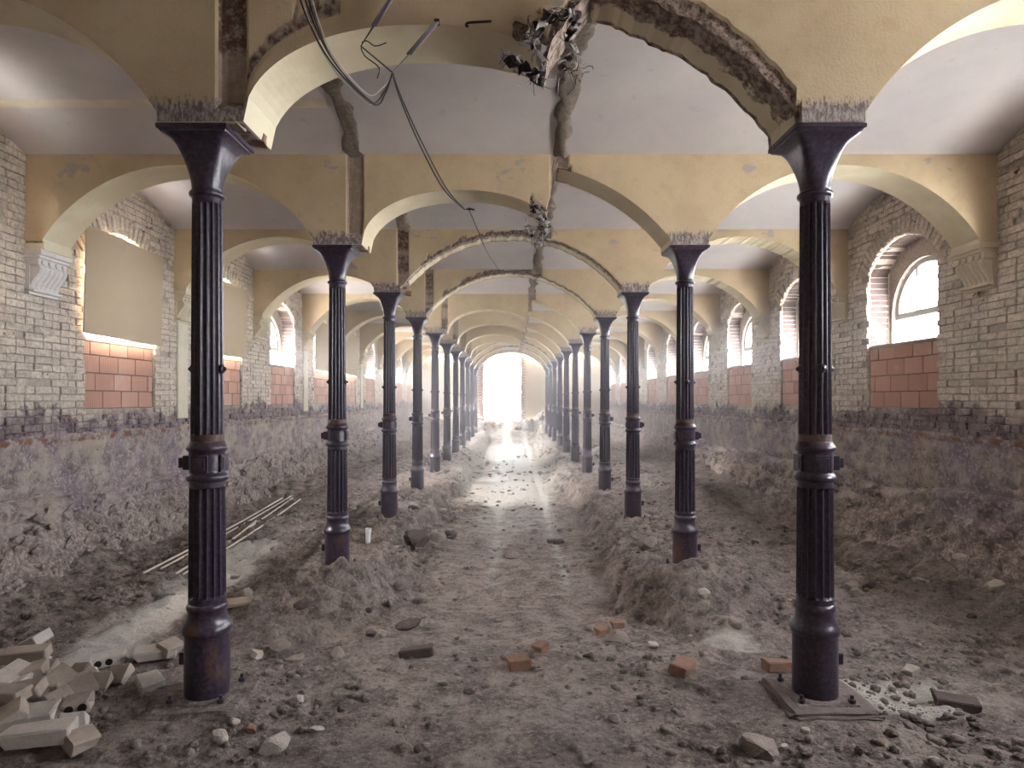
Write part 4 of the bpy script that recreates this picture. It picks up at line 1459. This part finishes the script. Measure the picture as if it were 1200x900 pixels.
torn_lath('torn_lath', arc, YF, 'crumpled torn wire lath hanging from the first central arch, by the cables', 1)
YF1 = ybay(1) - TH - .02
arc = [at_depth(px, py, YF1) for px, py in ((618, 262), (624, 276), (632, 282), (640, 270), (634, 256), (624, 244), (632, 246), (642, 262), (636, 280))]
torn_lath('torn_lath', arc, YF1, 'smaller torn lath tangle hanging at the second central arch', 2)

# cable bundle sagging under the first arch
J = at_depth(460, 85, 3.80)
J2 = at_depth(545, 246, 6.40)
cab = [((352, 0), (437, 122), 'cable_black', .0065), ((358, 0), (438, 121), 'cable_black', .006), ((366, 0), (430, 110), 'cable_white', .0045), ((354, 0), (430, 122), 'cable_white', .004), ((362, 0), (434, 119), 'cable_black', .006)]
rr = random.Random(3)
for i, (a, b, m, r) in enumerate(cab):
    r *= .72
    p0 = at_depth(a[0] - 8, a[1] - 60, 2.75); p1 = at_depth(*a, 2.95); pm = at_depth((a[0] + b[0]) / 2 - 8, b[1] * .58, 3.25); p2 = at_depth(*b, 3.55)
    top = Vector((p0.x - .02, p0.y - .1, float(vault_z(2.6)) - .01))
    o = tube('cable', spline([top, p0, p1, pm, p2, p2.lerp(J, .5) + Vector((.012, 0, -.03)), J + Vector((0, 0, -.004 * i))], 10), r, m)
    tag(o, '%s cable in the bundle sagging in front of the first central arch' % ('black' if m == 'cable_black' else 'thin pale'), 'cable', 'cables hanging in a bundle')
for i, (m, r) in enumerate((('cable_black', .0052), ('cable_white', .0035), ('cable_black', .0048))):
    o = tube('cable', spline([J, at_depth(470 + i, 118, 4.3), at_depth(492 + i * 2, 170, 5.1), at_depth(520 + i * 2, 222, 5.9), J2], 8), r, m)
    tag(o, 'cable hanging between the first and second central arches, %s' % ('pale' if m == 'cable_white' else ('thick black' if i == 0 else 'thin black')), 'cable')
# conduits the bundle hangs from
for a, b, lab in (((466, -14), (438, 30), 'grey metal conduit slanting down over the first central arch, bent at a cable stub'), ((512, 26), (479, 64), 'grey double conduit arm slanting from a wall box to the cable joint')):
    root = empty('conduit', at_depth(*a, YF)); tag(root, lab, 'conduit')
    c = Vector(root.location)
    for q in (-.008, .008):
        pts = [at_depth(*a, YF - .01) - c + Vector((q, 0, 0)), at_depth(*b, YF - .01) - c + Vector((q, 0, 0))]
        tube('pipe', pts, .008, 'conduit', root)
    if b[0] == 479:
        link_obj('junction_box', box_mesh('junction_box', at_depth(512, 26, YF) - c, (.03, .03, .03), 'cable_black', .004), root)
        tube('wire', [at_depth(*b, YF - .01) - c, J - c], .004, 'cable_white', root)
    else:
        tube('wire', [at_depth(*b, YF - .01) - c, at_depth(423, 54, YF) - c, J - c], .005, 'cable_black', root)
        tube('loose_wire', [p - c for p in spline([at_depth(424, 50, YF), at_depth(430, 48, YF), at_depth(440, 54, YF), at_depth(453, 50, YF)], 5)], .003, 'cable_black', root)
        tube('loose_wire', [p - c for p in spline([at_depth(423, 56, YF), at_depth(428, 66, YF), at_depth(444, 79, YF), at_depth(442, 92, YF)], 5)], .003, 'cable_black', root)
# hook on the first arch
hk = [at_depth(px, py, YF) for px, py in ((576, 25), (556, 26), (548, 27), (546, 30), (549, 31))]
o = tube('iron_hook', spline(hk, 4), .007, 'cable_black'); tag(o, 'short dark iron hook fixed flat on the first central arch', 'hook')
# second and third cable lengths further in
K = at_depth(546, 245, 6.42); K2 = at_depth(586, 318, 12.2)
o = tube('cable', spline([K, at_depth(556, 246, 6.45), at_depth(549, 244, 6.45)], 5), .006, 'cable_black'); tag(o, 'short black cable end resting under the second arch', 'cable')
o = tube('cable', spline([at_depth(549, 244, 6.5), at_depth(560, 270, 8.0), at_depth(572, 297, 9.4), K2], 8), .007, 'cable_black'); tag(o, 'black cable running on from the second arch into the hall', 'cable')
# wires and lamp at the far end
for i, (px, y0_, y1_) in enumerate(((597, 392, 432), (600, 398, 440), (604, 392, 448))):
    p = at_depth(px, y0_, 33.6); q = at_depth(px + 2, y1_, 33.6)
    p.z = float(vault_z(33.6)) - .01
    o = tube('hanging_wire', spline([p, p.lerp(q, .5) + Vector((.05, 0, 0)), q], 6), .012, 'cable_black'); tag(o, 'thin wire dangling before the plastic sheet at the far end', 'wire', 'wires at the far end')

# ------------------------------------------------------------------ haze volume added to brighten the far half of the hall
hz = bpy.data.materials.new('brightening_haze'); hz.use_nodes = True
hz.node_tree.nodes.remove(hz.node_tree.nodes['Principled BSDF'])
vsn = hz.node_tree.nodes.new('ShaderNodeVolumeScatter')  # added scattering, lifts the dark tones of the far columns
vsn.inputs['Color'].default_value = (.97, .94, .98, 1)
vsn.inputs['Density'].default_value = .019
vsn.inputs['Anisotropy'].default_value = .25
hz.node_tree.links.new(vsn.outputs[0], hz.node_tree.nodes['Material Output'].inputs['Volume'])
M['haze'] = hz
o = link_obj('added_haze', box_mesh('added_haze', (0, (8.2 + YEND) / 2, 2.0), (2 * XW - .04, YEND - 8.2, 4.9), 'haze'))
tag(o, 'pale haze added to lighten the far half of the hall', 'haze', kind='stuff')
